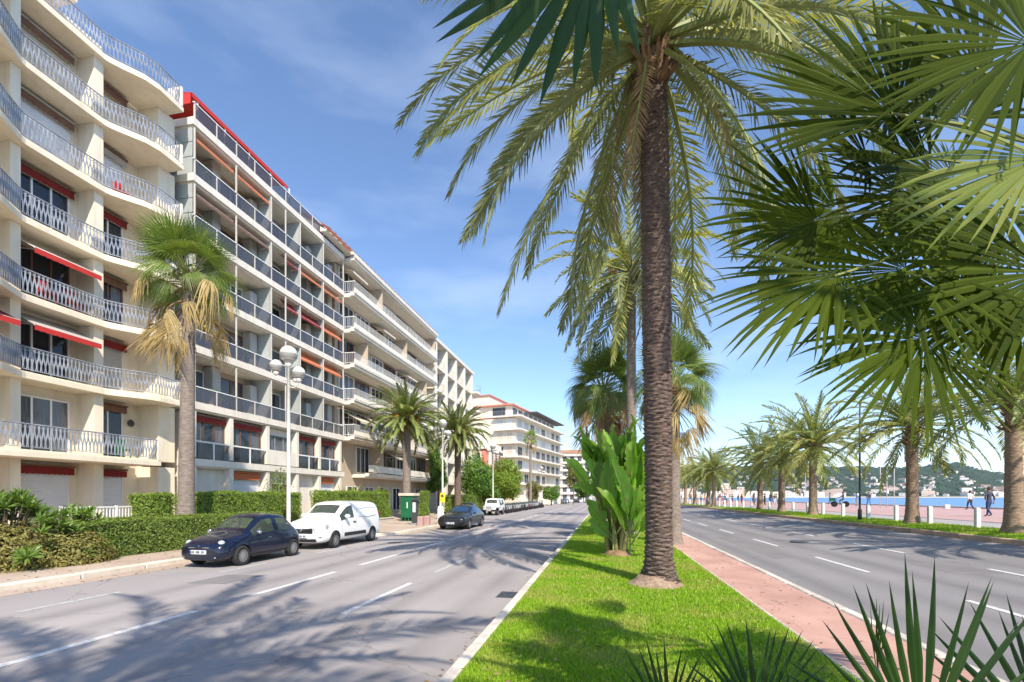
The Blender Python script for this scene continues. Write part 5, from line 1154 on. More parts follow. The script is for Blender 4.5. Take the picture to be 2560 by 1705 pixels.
shrub_rosettes('shrub', 'dry brownish shrub at the kerb in front of the whorled shrub', 'shrub', (-14.85, 10.6, .13), (.7, 1.1, .9), 14, 16, .28, .02, 2, 'bush_leaf', 'shrubs in the front gardens', (.75, 1.2, .95), .7, 7000)
shrub_rosettes('shrub', 'whorled green shrub between the left-edge shrub and the low hedge', 'shrub', (-15.9, 11.6, .13), (1.0, 1.2, 1.5), 60, 20, .34, .024, 3, 'bush_leaf', 'shrubs in the front gardens', (.9, 1.2, 1.0), .8, 5000, 'hedge_low')
shrub_rosettes('cycad', 'bright yellow-green cycad fountain above the hedge behind the van', 'plant', (-17.8, 30.2, .9), (.7, 1.0, .9), 9, 34, 1.45, .045, 4, 'bush_bright', None, (1.0, 1.7, 1.2), .8, 5000, 'bush_leaf', False)
shrub_rosettes('shrub', 'loose olive shrub in front of the white wall behind the lamp post', 'shrub', (-18.6, 24.2, .13), (.9, 1.2, 3.6), 40, 10, .3, .02, 6, 'hedge_low', 'shrubs in the front gardens', (1.0, 1.3, 3.3), .8, 5000, 'hedge_low')
shrub_rosettes('shrub', 'feathery light shrub at the right end of the long hedge', 'shrub', (-17.0, 33.6, .13), (.9, 1.3, 2.6), 40, 12, .4, .018, 8, 'bush_bright', 'shrubs in the front gardens', (.9, 1.2, 2.2), .8, 4000, 'bush_leaf')
def leafy_tree(name, label, loc, h, rad, n, size, seed, mat, group=None, clumps=16, trunk=.16):
    t = thing(name, label, 'tree', loc, group, local=True); rng = np.random.default_rng(seed); rd = random.Random(seed)
    cz = h - rad[2]; C = []; q = MB(); q.tube([(0, 0, -.1), (.05, 0, cz * .5), (0, .05, cz)], [trunk, trunk * .8, trunk * .55], 8)
    for i in range(clumps):
        d = rng.normal(size=3); d /= np.linalg.norm(d); c = d * np.array(rad) * rng.uniform(.35, .8) + np.array([0, 0, cz]); C.append((c, rng.uniform(.28, .5) * min(rad)))
        q.tube([(0, 0, cz * .75), tuple((np.array([0, 0, cz * .75]) + c) / 2 + np.array([0, 0, .2])), tuple(c)], [trunk * .4, trunk * .25, .02], 5)
    q.build('trunk', M['bark_tree'], t)
    k = rng.integers(0, clumps, n); cc = np.array([c[0] for c in C])[k]; rr = np.array([c[1] for c in C])[k]; d = rng.normal(size=(n, 3)); d /= np.linalg.norm(d, axis=1, keepdims=True)
    P = cc + d * (rr * rng.uniform(.55, 1.1, n))[:, None]; V, F = leaf_quads(P, d, size, rng)
    tag(link('crown', fast_mesh('crown', V, F, M[mat]), t), kind='stuff'); return t
leafy_tree('tree', 'dense green tree behind the white off-road car', (-15.8, 57, .13), 6.6, (3.0, 4.6, 3.0), 16000, .28, 1, 'tree_leaf', 'trees beyond the parked cars', 22)
leafy_tree('tree', 'bright green spreading tree right of the dense tree, behind the scooters', (-14.9, 66, .13), 7.2, (3.4, 6.0, 3.5), 20000, .30, 2, 'bush_bright', 'trees beyond the parked cars', 22)
leafy_tree('tree', 'dark conifer-like tree between the sign post and the corner block', (-18.8, 51.5, .13), 9.0, (1.5, 1.5, 4.2), 8000, .22, 3, 'tree_leaf', 'trees beyond the parked cars', 18)
leafy_tree('tree', 'yellowish street tree at the far street bend', (-7.6, 118, .0), 10.5, (2.6, 2.6, 3.6), 6000, .32, 4, 'tree_yellow', 'trees at the street bend')
leafy_tree('tree', 'round green tree at the foot of the cream corner block', (-11.8, 106, .0), 5.2, (2.6, 2.6, 2.2), 5000, .3, 5, 'tree_leaf', 'trees at the street bend')
leafy_tree('tree', 'small olive tree left of the gate pillars', (-14.0, 92, .0), 5.0, (2.0, 2.0, 1.8), 4000, .3, 6, 'tree_yellow', 'trees at the street bend')
for i, (x, y, h, lb) in enumerate(((-3, 175, 9, 'round green tree where the left road vanishes'), (3, 190, 8, 'green tree on the axis of the central strip, farthest one'), (-24, 205, 14, 'tall tree behind the red-roofed distant block'), (9, 215, 9, 'green tree beyond the far end of the right road'), (-7, 160, 7, 'low bushy tree right of the yellowish street tree'))):
    leafy_tree('tree', lb, (x, y, 0), h, (3.6, 3.6, h * .38), 4000, .5, 20 + i, 'tree_leaf', 'distant trees closing the street', 14)

# ---- dry leaf litter on the lawn, in the gutter and on the pavement; drain grates by the kerb
rng = np.random.default_rng(91); P = []; n = 900
P.append(np.stack([rng.uniform(-1.4, 2.5, 260), 4 + 14 * rng.uniform(0, 1, 260) ** 1.5, np.full(260, .175)], 1))
P.append(np.stack([-1.70 - np.abs(rng.normal(0, .12, 160)), rng.uniform(2.5, 26, 160), np.full(160, .012)], 1))
P.append(np.stack([-12.2 - rng.uniform(-.5, .3, 220), rng.uniform(5, 20, 220), np.full(220, .014)], 1))
P.append(np.stack([rng.uniform(2.7, 3.8, 120), rng.uniform(4, 22, 120), np.full(120, .14)], 1))
P.append(np.stack([-13.0 - rng.uniform(0, 1.7, 140), rng.uniform(7, 20, 140), np.full(140, .143)], 1))
P = np.concatenate(P); Nn = np.tile(np.array([0, 0, 1.0]), (len(P), 1)); V_, F_ = leaf_quads(P, Nn, .075, rng, .35, .15)
tag(link('leaf_litter', fast_mesh('leaf_litter', V_, F_, M['date_dead'])), 'dry brown leaf scraps scattered on the lawn, path and gutters', 'leaf litter', kind='stuff')
for y in (9.2, 25.5):
    q = MB(); q.box(-2.15, -1.74, y, y + .6, .002, .007)
    for k in range(7): q.box(-2.12, -1.77, y + .05 + k * .075, y + .085 + k * .075, .007, .012)
    q.build('drain_grate', M['dark_metal'], road_left)
# ================================================================ STREET FURNITURE
def globe(parent, c, r, name='globe'):
    q = MB(); q.ball(c, r, 16, 1.0); g = q.build(name, M['globe'], parent, True)
    k = MB(); k.lathe([(r * .55, c[2] - r * .86), (r * .93, c[2] - r * .42), (r * 1.012, c[2] - r * .02), (r * 1.012, c[2] + r * .04)], 16, (c[0], c[1], 0)); k.build('lower_bowl', M['globe_grey'], g, True)
    return g
def lamp_post(label, x, y, s=1.0):
    t = thing('street_lamp', label, 'street lamp', (x, y, .135), 'globe street lamps on the left pavement', local=True)
    q = MB(); q.lathe([(.16, 0), (.16, .5), (.11, .6), (.085, .75), (.075, 3.6), (.065, 7.4), (.10, 7.42), (.13, 7.52), (.10, 7.6)], 12); q.build('pole', M['pole'], t, True)
    globe(t, (0, 0, 7.95), .36)
    for a, z in ((R(195), 7.45), (R(-5), 7.12), (R(95), 7.28)):
        d = Vector((math.cos(a), math.sin(a), 0)); q = MB()
        q.tube([Vector((0, 0, z - .55)), d * .28 + Vector((0, 0, z - .62)), d * .5 + Vector((0, 0, z - .5)), d * .52 + Vector((0, 0, z - .30))], .028, 6)
        q.lathe([(.03, z - .42), (.10, z - .36), (.12, z - .26), (.06, z - .24)], 10, (d.x * .52, d.y * .52, 0)); q.build('arm', M['pole'], t, True)
        globe(t, (d.x * .52, d.y * .52, z), .265)
    return t
lamp_post('globe street lamp rising behind the small blue car', -13.2, 17.8)
lp = lamp_post('globe street lamp with the yellow box, between the two bushy palms', -13.2, 37.2)
lamp_post('globe street lamp behind the white off-road car', -13.2, 55.2)
lamp_post('distant globe street lamp near the cream corner block', -13.2, 100.0)
ys = thing('parking_sign', 'yellow sign box strapped to a lamp post behind the black saloon', 'sign', (-13.1, 36.95, 1.55), local=True)
q = MB(); q.cbox(-.22, .22, -.10, .02, 0, .78, .03); q.build('sign_box', M['yellow'], ys); q = MB(); q.lathe([(.09, -.125), (.11, -.11), (.11, -.1)], 14, (0, 0, .52), 'y'); q.build('emblem', M['dark_metal'], ys)
gb = thing('cabinet', 'dark green metal cabinet on the pavement in front of the bushy palm', 'cabinet', (-14.9, 34.3, .135), local=True)
q = MB(); q.cbox(-.5, .5, -.5, .5, .28, 1.95, .04); q.build('body', M['green_box'], gb); part('roof', M['stone'], gb, (-.62, .62, -.6, .6, 1.95, 2.15))
for x in (-.42, -.14, .14, .42): part('foot', M['green_box'], gb, (x - .04, x + .04, -.46, .46, 0, .28))
part('notice', M['paint'], gb, (.02, .10, -.515, -.5, 1.0, 1.45)); part('door', M['green_box'], gb, (-.45, -.03, -.512, -.5, .34, 1.88)); part('door', M['green_box'], gb, (.12, .45, -.512, -.5, .34, 1.88))
pm = thing('pay_station', 'dark grey parking pay station with a pale front panel', 'pay station', (-12.4, 29.5, .135), local=True)
q = MB(); q.cbox(-.19, .19, -.14, .14, 0, 1.62, .03); q.build('body', M['dark_metal'], pm); part('panel', M['shutter_white'], pm, (-.10, .10, -.155, -.14, .85, 1.5)); q = MB(); q.cbox(-.26, .26, -.22, .22, 1.62, 1.76, .04); q.build('hood', M['dark_metal'], pm); part('base', M['grey_metal'], pm, (-.24, .24, -.19, .19, 0, .12))
wb = thing('marker_post', 'white marker post beside the black saloon', 'post', (-11.0, 30.4, .135), local=True)
q = MB(); q.cbox(-.13, .13, -.10, .10, 0, 1.1, .03); q.build('post', M['paint'], wb); q = MB(); q.ball((0, 0, 1.16), .14, 10, .6); q.build('cap', M['paint'], wb, True)
for i, (x, y, lb) in enumerate(((-11.75, 28.9, 'salmon concrete block on the pavement, nearer of two'), (-11.7, 29.9, 'salmon concrete block on the pavement, farther of two'))):
    q = MB(); q.cbox(-.18, .18, -.22, .22, 0, .6, .05); o = q.build('concrete_block', M['prom_pink']); o.location = (x, y, .135); tag(o, lb, 'block', 'salmon blocks on the pavement')
gw = thing('gateway', 'white gate pillars with a dark gate at the foot of the cream corner block', 'gate', (-13.6, 92, .0))
for x in (-15.2, -12.4): part('pillar', M['white_wall'], gw, (x - .4, x + .4, 91.6, 92.4, 0, 3.0)); part('pillar_cap', M['stone'], gw, (x - .5, x + .5, 91.5, 92.5, 3.0, 3.2))
for i in range(12): part('gate_bar', M['dark_metal'], gw, (-14.72 + i * .17, -14.66 + i * .17, 91.97, 92.03, .1, 2.5))
part('gate_rail', M['dark_metal'], gw, (-14.8, -12.8, 91.95, 92.05, 2.3, 2.42)); part('gate_rail', M['dark_metal'], gw, (-14.8, -12.8, 91.95, 92.05, .2, .32))
gf = thing('garden_fence', 'low white garden fence behind the low hedge, under the shuttered windows', 'fence', (-18.6, 15, .13))
for y in np.arange(13.0, 16.85, .95): part('post', M['white_metal'], gf, (-18.64, -18.56, y, y + .07, .13, 1.68))
part('rail', M['white_metal'], gf, (-18.63, -18.57, 13.0, 16.87, 1.6, 1.655)); part('rail', M['white_metal'], gf, (-18.63, -18.57, 13.0, 16.87, .85, .9))
for y in np.arange(13.12, 16.8, .12): part('slat', M['white_metal'], gf, (-18.615, -18.585, y, y + .035, .9, 1.6))

# promenade bollards
q = MB(); q.cbox(-.083, .083, -.083, .083, -.05, .80, .02); bol_me = q.mesh('post', M['paint']); q = MB(); q.cbox(-.075, .075, -.075, .075, .80, .84, .02); cap_me = q.mesh('cap', M['paint'])
nums = 'first second third fourth fifth sixth seventh eighth ninth tenth eleventh twelfth thirteenth fourteenth fifteenth sixteenth seventeenth eighteenth nineteenth twentieth twenty-first twenty-second twenty-third twenty-fourth twenty-fifth twenty-sixth'.split()
nums_ = ['first', 'second', 'third', 'fourth', 'fifth', 'sixth', 'seventh', 'eighth', 'ninth', 'tenth']
for i in range(26):
    y = 22.35 + i * 2.72 + .12 * math.sin(i * 1.7)
    t = thing('bollard', ('%s white square bollard along the promenade counting from the right edge' % nums[i]) if i < 10 else ('%s white bollard along the promenade from the right edge, small and distant' % nums[i]), 'bollard', (14.85, y, .735), 'white bollards along the promenade' if i < 10 else 'distant white bollards', local=True)
    link('post', bol_me, t); link('cap', cap_me, t)
dl = thing('promenade_lamp', 'tall dark slender lamp post on the promenade lawn among the palms', 'street lamp', (13.95, 29.4, .68), local=True)
q = MB(); q.lathe([(.10, 0), (.10, .6), (.055, .7), (.05, 3.4), (.04, 6.6)], 10); q.build('pole', M['dark_metal'], dl, True)
q = MB(); q.tube([(0, 0, 6.3), (.1, 0, 6.7), (.5, 0, 6.9), (1.0, 0, 6.85)], .03, 6); q.build('arm', M['dark_metal'], dl, True); q = MB(); q.lathe([(.05, 6.88), (.2, 6.8), (.22, 6.72), (.1, 6.66)], 12, (1.05, 0, 0)); q.build('lantern', M['dark_metal'], dl, True)
q = MB(); q.box(.05, .30, -.03, .03, 4.35, 4.6); q.tube([(.04, 0, 4.6), (.18, 0, 4.75), (.25, 0, 4.6)], .02, 5); q.tube([(.04, 0, 4.3), (.18, 0, 4.15), (.25, 0, 4.3)], .02, 5); q.build('bracket', M['dark_metal'], dl)
for i, (x, y, h) in enumerate(((29.0, 57, 9.2), (30.4, 58.5, 9.0), (31.9, 60, 9.3), (29.5, 76, 10.2), (31.0, 80, 9.6), (32.0, 84, 9.4))):
    t = thing('flag_mast', 'thin white mast on the promenade, %s' % ('left of the three by the dark lamp post', 'middle of the three by the dark lamp post', 'right of the three by the dark lamp post', 'left of the three behind the third palm', 'middle of the three behind the third palm', 'right of the three behind the third palm')[i], 'mast', (x, y, .8), 'white masts on the promenade near the dark lamp' if i < 3 else 'white masts on the promenade behind the palms', local=True)
    q = MB(); q.lathe([(.045, 0), (.032, h * .6), (.02, h)], 8); q.build('pole', M['white_metal'], t, True); q = MB(); q.ball((0, 0, h), .07, 8); q.build('finial', M['white_metal'], t, True)
q = MB(); q.cbox(-.22, .22, -.2, .2, 0, .38, .03); o = q.build('stone_bench', M['paint']); o.location = (34.5, 56, .8); tag(o, 'small white block seat at the sea edge of the promenade', 'bench')

# ================================================================ VEHICLES (built facing -Y)
M['car_blue'] = pmat('car_blue', (0.0025, 0.006, 0.024), 0.25, 0.05, 2, spec=0.4, coat=0.7)
M['car_white'] = pmat('car_white', (0.78, 0.79, 0.80), 0.3, 0.02, 2, spec=0.5, coat=0.8)
M['car_black'] = pmat('car_black', (0.010, 0.011, 0.014), 0.28, 0.05, 2, spec=0.4, coat=0.5)
M['car_grey'] = pmat('car_grey', (0.10, 0.11, 0.125), 0.3, 0.05, 2, spec=0.6, coat=1.0, metal=.4)
M['car_silver'] = pmat('car_silver', (0.45, 0.46, 0.47), 0.3, 0.05, 2, spec=0.6, coat=1.0, metal=.5)
M['car_glass'] = glassmat('car_glass', (0.10, 0.13, 0.11), 0.42, 0.02, 1.0)  # pale green base stands in for greenery reflected in the glass
M['car_glass_blue'] = glassmat('car_glass_blue', (0.02, 0.06, 0.14), 0.85, 0.02, 0.9)
M['arch'] = pmat('arch', (0.01, 0.01, 0.01), 0.9, 0.1, 3)
M['tyre'] = pmat('tyre', (0.025, 0.025, 0.026), 0.85, 0.15, 8)
M['alloy'] = pmat('alloy', (0.42, 0.42, 0.43), 0.35, 0.08, 5, metal=.7)
M['lamp_clear'] = pmat('lamp_clear', (0.42, 0.44, 0.46), 0.12, 0.25, 14, spec=0.8, coat=1.0)
M['trim'] = pmat('trim', (0.02, 0.02, 0.022), 0.55, 0.1, 5)
M['chrome'] = pmat('chrome', (0.62, 0.62, 0.63), 0.12, 0.03, 4, metal=1.0)
M['plate'] = pmat('plate', (0.66, 0.70, 0.74), 0.5, 0.03, 4)
M['seat'] = pmat('seat', (0.12, 0.10, 0.09), 0.9, 0.1, 5)

def wheel_parts(rad, wid, spokes):
    t = MB(); t.lathe([(rad * .62, -wid * .5), (rad * .93, -wid * .5), (rad, -wid * .3), (rad, wid * .3), (rad * .93, wid * .5), (rad * .62, wid * .5), (rad * .60, wid * .1), (rad * .60, -wid * .1)], 28, axis='x')
    r = MB(); r.lathe([(rad * .60, -wid * .44), (rad * .66, wid * .40), (rad * .66, wid * .46), (rad * .58, wid * .47), (rad * .57, -wid * .40)], 28, axis='x'); r.lathe([(rad * .58, wid * .40), (rad * .55, wid * .22), (.02, wid * .18)], 28, axis='x', mi=1)
    for k in range(spokes):
        a = 2 * math.pi * k / spokes; c, s = math.cos(a), math.sin(a); hw = rad * .05
        P = []
        for (rr, xx) in ((rad * .1, wid * .42), (rad * .60, wid * .46)):
            for sg in (-1, 1): P.append((xx, c * rr - s * hw * sg, s * rr + c * hw * sg))
            for sg in (-1, 1): P.append((xx - .05, c * rr - s * hw * sg, s * rr + c * hw * sg))
        r.add(P, [(0, 1, 5, 4), (2, 6, 7, 3), (0, 4, 6, 2), (1, 3, 7, 5), (4, 5, 7, 6)])
    r.lathe([(rad * .16, wid * .2), (rad * .15, wid * .45), (.01, wid * .48)], 12, axis='x')
    return t.mesh('tyre', M['tyre'], True), r.mesh('rim', [M['alloy'], M['trim']])

def car(name, label, cat, loc, st, glass, paint, axles, wheel, group=None, rz=0.0, gl='car_glass', extras=None, tw=0.06, arch=1.09, spokes=10):
    t = thing(name, label, cat, loc, group, local=True, rz=rz)
    bm = bmesh.new(); rings = []
    for (y, zb, wb_, wm, zm, ws, zs, wt, zt, zc) in st:
        half = [(0, zb), (wb_ * .92, zb), (wm * .985, zb + (zm - zb) * .4), (wm, zm), (ws, zs), (wt + .028, zt - tw), (wt - .04, zt), (0, zc)]
        ring = [bm.verts.new((x, y, z)) for x, z in half] + [bm.verts.new((-x, y, z)) for x, z in half[-2:0:-1]]
        rings.append(ring)
    nr = 14
    def seg(k): return k if k < 7 else 13 - k
    for i in range(len(st) - 1):
        for k in range(nr):
            f = bm.faces.new((rings[i][k], rings[i][(k + 1) % nr], rings[i + 1][(k + 1) % nr], rings[i + 1][k])); f.smooth = True
            s = seg(k); mi = 0
            if s == 6 and glass['front'][0] <= i < glass['front'][1]: mi = 1
            if s == 6 and glass['rear'][0] <= i < glass['rear'][1]: mi = 3
            if s == 4 and any(a <= i < b for a, b in glass['side']): mi = 2
            if s in (0,): mi = 4
            f.material_index = mi
    for ring, flip in ((rings[0], False), (rings[-1], True)):
        for i in range(0, 7):
            a = [ring[i], ring[i + 1], ring[(nr - i - 1) % nr], ring[(nr - i) % nr]]; a = list(dict.fromkeys(a))
            f = bm.faces.new(a if flip else a[::-1]); f.smooth = True
    bmesh.ops.recalc_face_normals(bm, faces=bm.faces)
    me = bpy.data.meshes.new('cage'); bm.to_mesh(me); bm.free()
    for mn in (paint, 'key_front', 'key_side', 'key_rear', 'trim', 'arch'):
        if mn not in M: M[mn] = bpy.data.materials.new(mn)
        me.materials.append(M[mn])
    o = bpy.data.objects.new('cage', me); COL.objects.link(o)
    sm = o.modifiers.new('s', 'SUBSURF'); sm.levels = 2; sm.render_levels = 2
    cutters = []
    for y in axles:
        q = MB()
        for sg in (-1, 1):
            w = max(s[3] for s in st); q.lathe([(wheel[0] * arch, sg * (w - .30)), (wheel[0] * arch, sg * (w + .2))][::1 if sg > 0 else -1], 32, (0, y, wheel[0] + .01), 'x')
        cm = q.mesh('cut', M['arch']); c = bpy.data.objects.new('cut', cm); COL.objects.link(c); cutters.append(c)
        b2 = bmesh.new(); b2.from_mesh(cm); bmesh.ops.recalc_face_normals(b2, faces=b2.faces); b2.to_mesh(cm); b2.free()
        bo = o.modifiers.new('b', 'BOOLEAN'); bo.operation = 'DIFFERENCE'; bo.object = c; bo.solver = 'EXACT'
        try: bo.material_mode = 'TRANSFER'
        except Exception: pass
    dg = bpy.context.evaluated_depsgraph_get(); dg.update()
    ev = bpy.data.meshes.new_from_object(o.evaluated_get(dg))
    mats = [m_.name if m_ else '' for m_ in ev.materials]
    groups = {}
    co = [v.co.copy() for v in ev.vertices]
    for p in ev.polygons:
        mi = p.material_index; mn = mats[mi] if mi < len(mats) else 'arch'
        key = 'body'
        if mn == 'key_front': key = 'windscreen'
        elif mn == 'key_side': key = 'side_window_l' if p.center.x < 0 else 'side_window_r'
        elif mn == 'key_rear': key = 'rear_window'
        elif mn == 'arch': key = 'wheel_arch'
        groups.setdefault(key, []).append(p)
    names = {'side_window_l': 'side_window', 'side_window_r': 'side_window'}
    for key, ps in groups.items():
        idx = {}; V = []; F = []
        for p in ps:
            f = []
            for v in p.vertices:
                if v not in idx: idx[v] = len(V); V.append(co[v])
                f.append(idx[v])
            F.append(tuple(f))
        mm = make_mesh(names.get(key, key), V, F, M[paint] if key == 'body' else M['arch'] if key == 'wheel_arch' else M[gl], None, True)
        try: mm.set_sharp_from_angle(angle=R(38))
        except Exception: pass
        link(names.get(key, key), mm, t)
    for c in [o] + cutters:
        md = c.data; bpy.data.objects.remove(c); bpy.data.meshes.remove(md)
    tm, rm = wheel_parts(wheel[0], wheel[1], spokes)
    for y in axles:
        for sg in (-1, 1):
            w = max(s[3] for s in st)
            wh = link('wheel', tm, t, Matrix.Translation((sg * (w - wheel[1] * .5 - .015), y, wheel[0])) @ Matrix.Rotation(0 if sg > 0 else math.pi, 4, 'Z')); link('rim', rm, wh)
    for x in (-.36, .36):
        seats = MB(); seats.cbox(x - .22, x + .22, st[len(st) // 2][0] - .1, st[len(st) // 2][0] + .05, .5, .5 + .55, .05); seats.cbox(x - .12, x + .12, st[len(st) // 2][0] - .06, st[len(st) // 2][0] + .03, 1.07, 1.24, .04); seats.build('seat', M['seat'], t)
    if extras: extras(t)
    return t
def plate(t, y, z, sy=-1):
    q = MB(); q.box(-.26, .26, y - .012, y + .012, z - .055, z + .055, 0)
    for i in range(9):
        if i in (2, 6): continue
        q.box(-.205 + i * .046, -.205 + i * .046 + .032, y + sy * .0145 - .001, y + sy * .0145 + .001, z - .034, z + .034, 1)
    q.box(-.26, -.225, y + sy * .0145 - .001, y + sy * .0145 + .001, z - .05, z + .05, 2); return q.build('number_plate', [M['plate'], M['trim'], M['plate_blue']], t)
def lump(t, name, c, r, mat, n=14):
    V = MB(); V.ball((0, 0, 0), 1, n); me = make_mesh(name, [(c[0] + v[0] * r[0], c[1] + v[1] * r[1], c[2] + v[2] * r[2]) for v in V.v], V.f, M[mat], None, True); return link(name, me, t)
def mirrors(t, x, y, z, mat, s=1.0):
    for sg in (-1, 1): lump(t, 'wing_mirror', (sg * x, y, z), (.10 * s, .07 * s, .075 * s), mat)

def ex_small(t):
    for sg in (-1, 1):
        lump(t, 'headlight', (sg * .535, -1.535, .69), (.10, .095, .092), 'lamp_clear'); lump(t, 'lower_light', (sg * .565, -1.60, .505), (.085, .075, .05), 'lamp_clear'); lump(t, 'fog_light', (sg * .50, -1.715, .31), (.055, .04, .04), 'lamp_clear')
        q = MB(); q.cbox(sg * .815 - .012, sg * .815 + .012, .02, .17, .735, .765, .008); q.build('door_handle', M['chrome'], t)
        q = MB(); q.tube([(sg * .79, -.62, .86), (sg * .805, -.63, .55), (sg * .77, -.60, .30)], .006, 4); q.tube([(sg * .79, .42, .88), (sg * .812, .44, .55), (sg * .78, .40, .30)], .006, 4); q.build('door_seam', M['trim'], t)
        q = MB(); q.cbox(sg * .77 - .02, sg * .77 + .02, -.62, .92, .235, .30, .015); q.build('sill', M['trim'], t)
        q = MB(); q.tube([(sg * .79, -1.3, .73), (sg * .80, -.5, .80), (sg * .80, .5, .84), (sg * .76, 1.4, .86)], .008, 4); q.build('waist_line', M['car_blue'], t, True)
    q = MB(); q.cbox(-.46, .46, -1.765, -1.70, .24, .36, .02); q.build('lower_grille', M['trim'], t); q = MB(); q.cbox(-.34, .34, -1.775, -1.72, .575, .60, .008); q.build('bright_strip', M['chrome'], t)
    lump(t, 'badge', (0, -1.755, .60), (.05, .02, .05), 'chrome'); plate(t, -1.785, .46); mirrors(t, .88, -.48, .95, 'chrome', .9)
ST_SMALL = [(-1.78, .25, .42, .52, .40, .50, .52, .40, .60, .62), (-1.71, .20, .60, .68, .43, .64, .62, .50, .70, .73), (-1.45, .19, .68, .77, .48, .73, .72, .58, .82, .86), (-1.02, .19, .72, .81, .5, .77, .80, .62, .90, .94), (-.78, .19, .74, .815, .52, .78, .85, .64, .95, .99),
            (-.66, .19, .74, .82, .52, .785, .87, .64, 1.0, 1.04), (-.12, .19, .74, .82, .52, .785, .90, .545, 1.40, 1.44), (.0, .19, .74, .82, .52, .785, .90, .54, 1.44, 1.475), (.42, .19, .74, .82, .52, .785, .91, .54, 1.47, 1.505), (.50, .19, .74, .82, .52, .785, .91, .54, 1.47, 1.505),
            (1.0, .19, .73, .82, .52, .785, .92, .53, 1.43, 1.465), (1.18, .2, .72, .815, .52, .78, .92, .52, 1.36, 1.40), (1.55, .22, .68, .79, .52, .75, .90, .52, 1.05, 1.08), (1.70, .25, .62, .74, .5, .70, .80, .50, .88, .90), (1.785, .3, .5, .62, .48, .58, .62, .44, .68, .70)]
car('small_car', 'small rounded navy blue hatchback parked at the kerb, nearest car', 'car', (-11.22, 13.05, 0), ST_SMALL, {'front': (5, 6), 'rear': (11, 12), 'side': [(5, 8), (9, 11)]}, 'car_blue', (-1.02, 1.27), (.295, .19), 'parked vehicles on the left', extras=ex_small, spokes=14)

def ex_van(t):
    for sg in (-1, 1):
        q = MB(); q.add([(sg * .50, -2.35, .84), (sg * .92, -1.96, .96), (sg * .91, -2.02, .80), (sg * .54, -2.37, .70), (sg * .52, -2.25, .80), (sg * .84, -1.95, .92), (sg * .82, -1.97, .80), (sg * .54, -2.25, .70)], [(0, 1, 2, 3), (7, 6, 5, 4), (0, 4, 5, 1), (3, 2, 6, 7), (1, 5, 6, 2), (0, 3, 7, 4)]); q.build('headlight', M['car_glass'], t)
        lump(t, 'fog_recess', (sg * .66, -2.22, .47), (.15, .10, .07), 'trim')
        q = MB(); q.cbox(sg * .925 - .02, sg * .925 + .02, -.86, .86, .42, .56, .018); q.build('side_moulding', M['trim'], t)
        q = MB(); q.cbox(sg * .925 - .012, sg * .925 + .012, -.18, .02, .96, 1.0, .008); q.build('door_handle', M['trim'], t)
        q = MB(); q.tube([(sg * .89, .10, 1.62), (sg * .905, .10, 1.0), (sg * .915, .08, .40)], .006, 4); q.tube([(sg * .90, -1.04, 1.06), (sg * .918, -.98, .55)], .006, 4); q.build('door_seam', M['grey_metal'], t)
        q = MB(); q.tube([(sg * .865, .28, 1.60), (sg * .845, 1.1, 1.66), (sg * .845, 1.86, 1.58), (sg * .885, 1.92, 1.22), (sg * .90, 1.1, 1.16), (sg * .895, .28, 1.22), (sg * .865, .28, 1.60)], .012, 5); q.build('panel_crease', M['car_white'], t, True)
        q = MB(); q.cbox(sg * .80 - .03, sg * .80 + .03, 2.24, 2.36, .95, 1.35, .02); q.build('tail_light', M['canvas_red'], t)
    q = MB(); q.cbox(-.50, .50, -2.365, -2.25, .62, .84, .05); q.build('grille', M['trim'], t); q = MB(); q.cbox(-.62, .62, -2.375, -2.28, .30, .42, .03); q.build('lower_grille', M['trim'], t); q = MB(); q.cbox(-.42, .42, -2.375, -2.33, .735, .755, .006); q.build('bright_strip', M['chrome'], t)
    lump(t, 'badge', (0, -2.375, .745), (.06, .02, .06), 'chrome'); plate(t, -2.395, .52); mirrors(t, 1.0, -.78, 1.22, 'car_white', 1.25)
    q = MB(); q.tube([(0, -.25, 1.83), (0, -.12, 1.98)], .008, 4); q.build('aerial', M['trim'], t)
ST_VAN = [(-2.36, .32, .50, .62, .48, .62, .66, .52, .80, .83), (-2.28, .24, .74, .82, .50, .79, .84, .64, .95, .99), (-2.05, .22, .80, .89, .55, .86, .95, .70, 1.06, 1.10), (-1.47, .22, .83, .915, .6, .88, 1.05, .73, 1.16, 1.20), (-1.24, .22, .84, .92, .6, .89, 1.08, .75, 1.21, 1.25),
          (-1.12, .22, .84, .92, .6, .89, 1.09, .75, 1.27, 1.31), (-.50, .22, .84, .925, .6, .895, 1.12, .70, 1.73, 1.77), (-.36, .22, .84, .925, .6, .895, 1.12, .70, 1.78, 1.83), (.0, .22, .84, .925, .6, .895, 1.13, .70, 1.82, 1.86), (.10, .22, .84, .925, .6, .895, 1.13, .70, 1.82, 1.86),
          (1.4, .22, .84, .925, .6, .895, 1.15, .71, 1.82, 1.86), (2.05, .24, .84, .92, .6, .89, 1.15, .71, 1.78, 1.82), (2.26, .26, .82, .90, .6, .87, 1.1, .70, 1.66, 1.70), (2.34, .3, .76, .86, .58, .84, 1.0, .66, 1.30, 1.32), (2.37, .36, .64, .74, .56, .74, .9, .60, 1.05, 1.06)]
car('van', 'white panel van parked behind the small blue car', 'van', (-11.29, 18.3, 0), ST_VAN, {'front': (5, 6), 'rear': (40, 40), 'side': [(5, 8)]}, 'car_white', (-1.475, 1.505), (.33, .21), 'parked vehicles on the left', extras=ex_van, spokes=10)

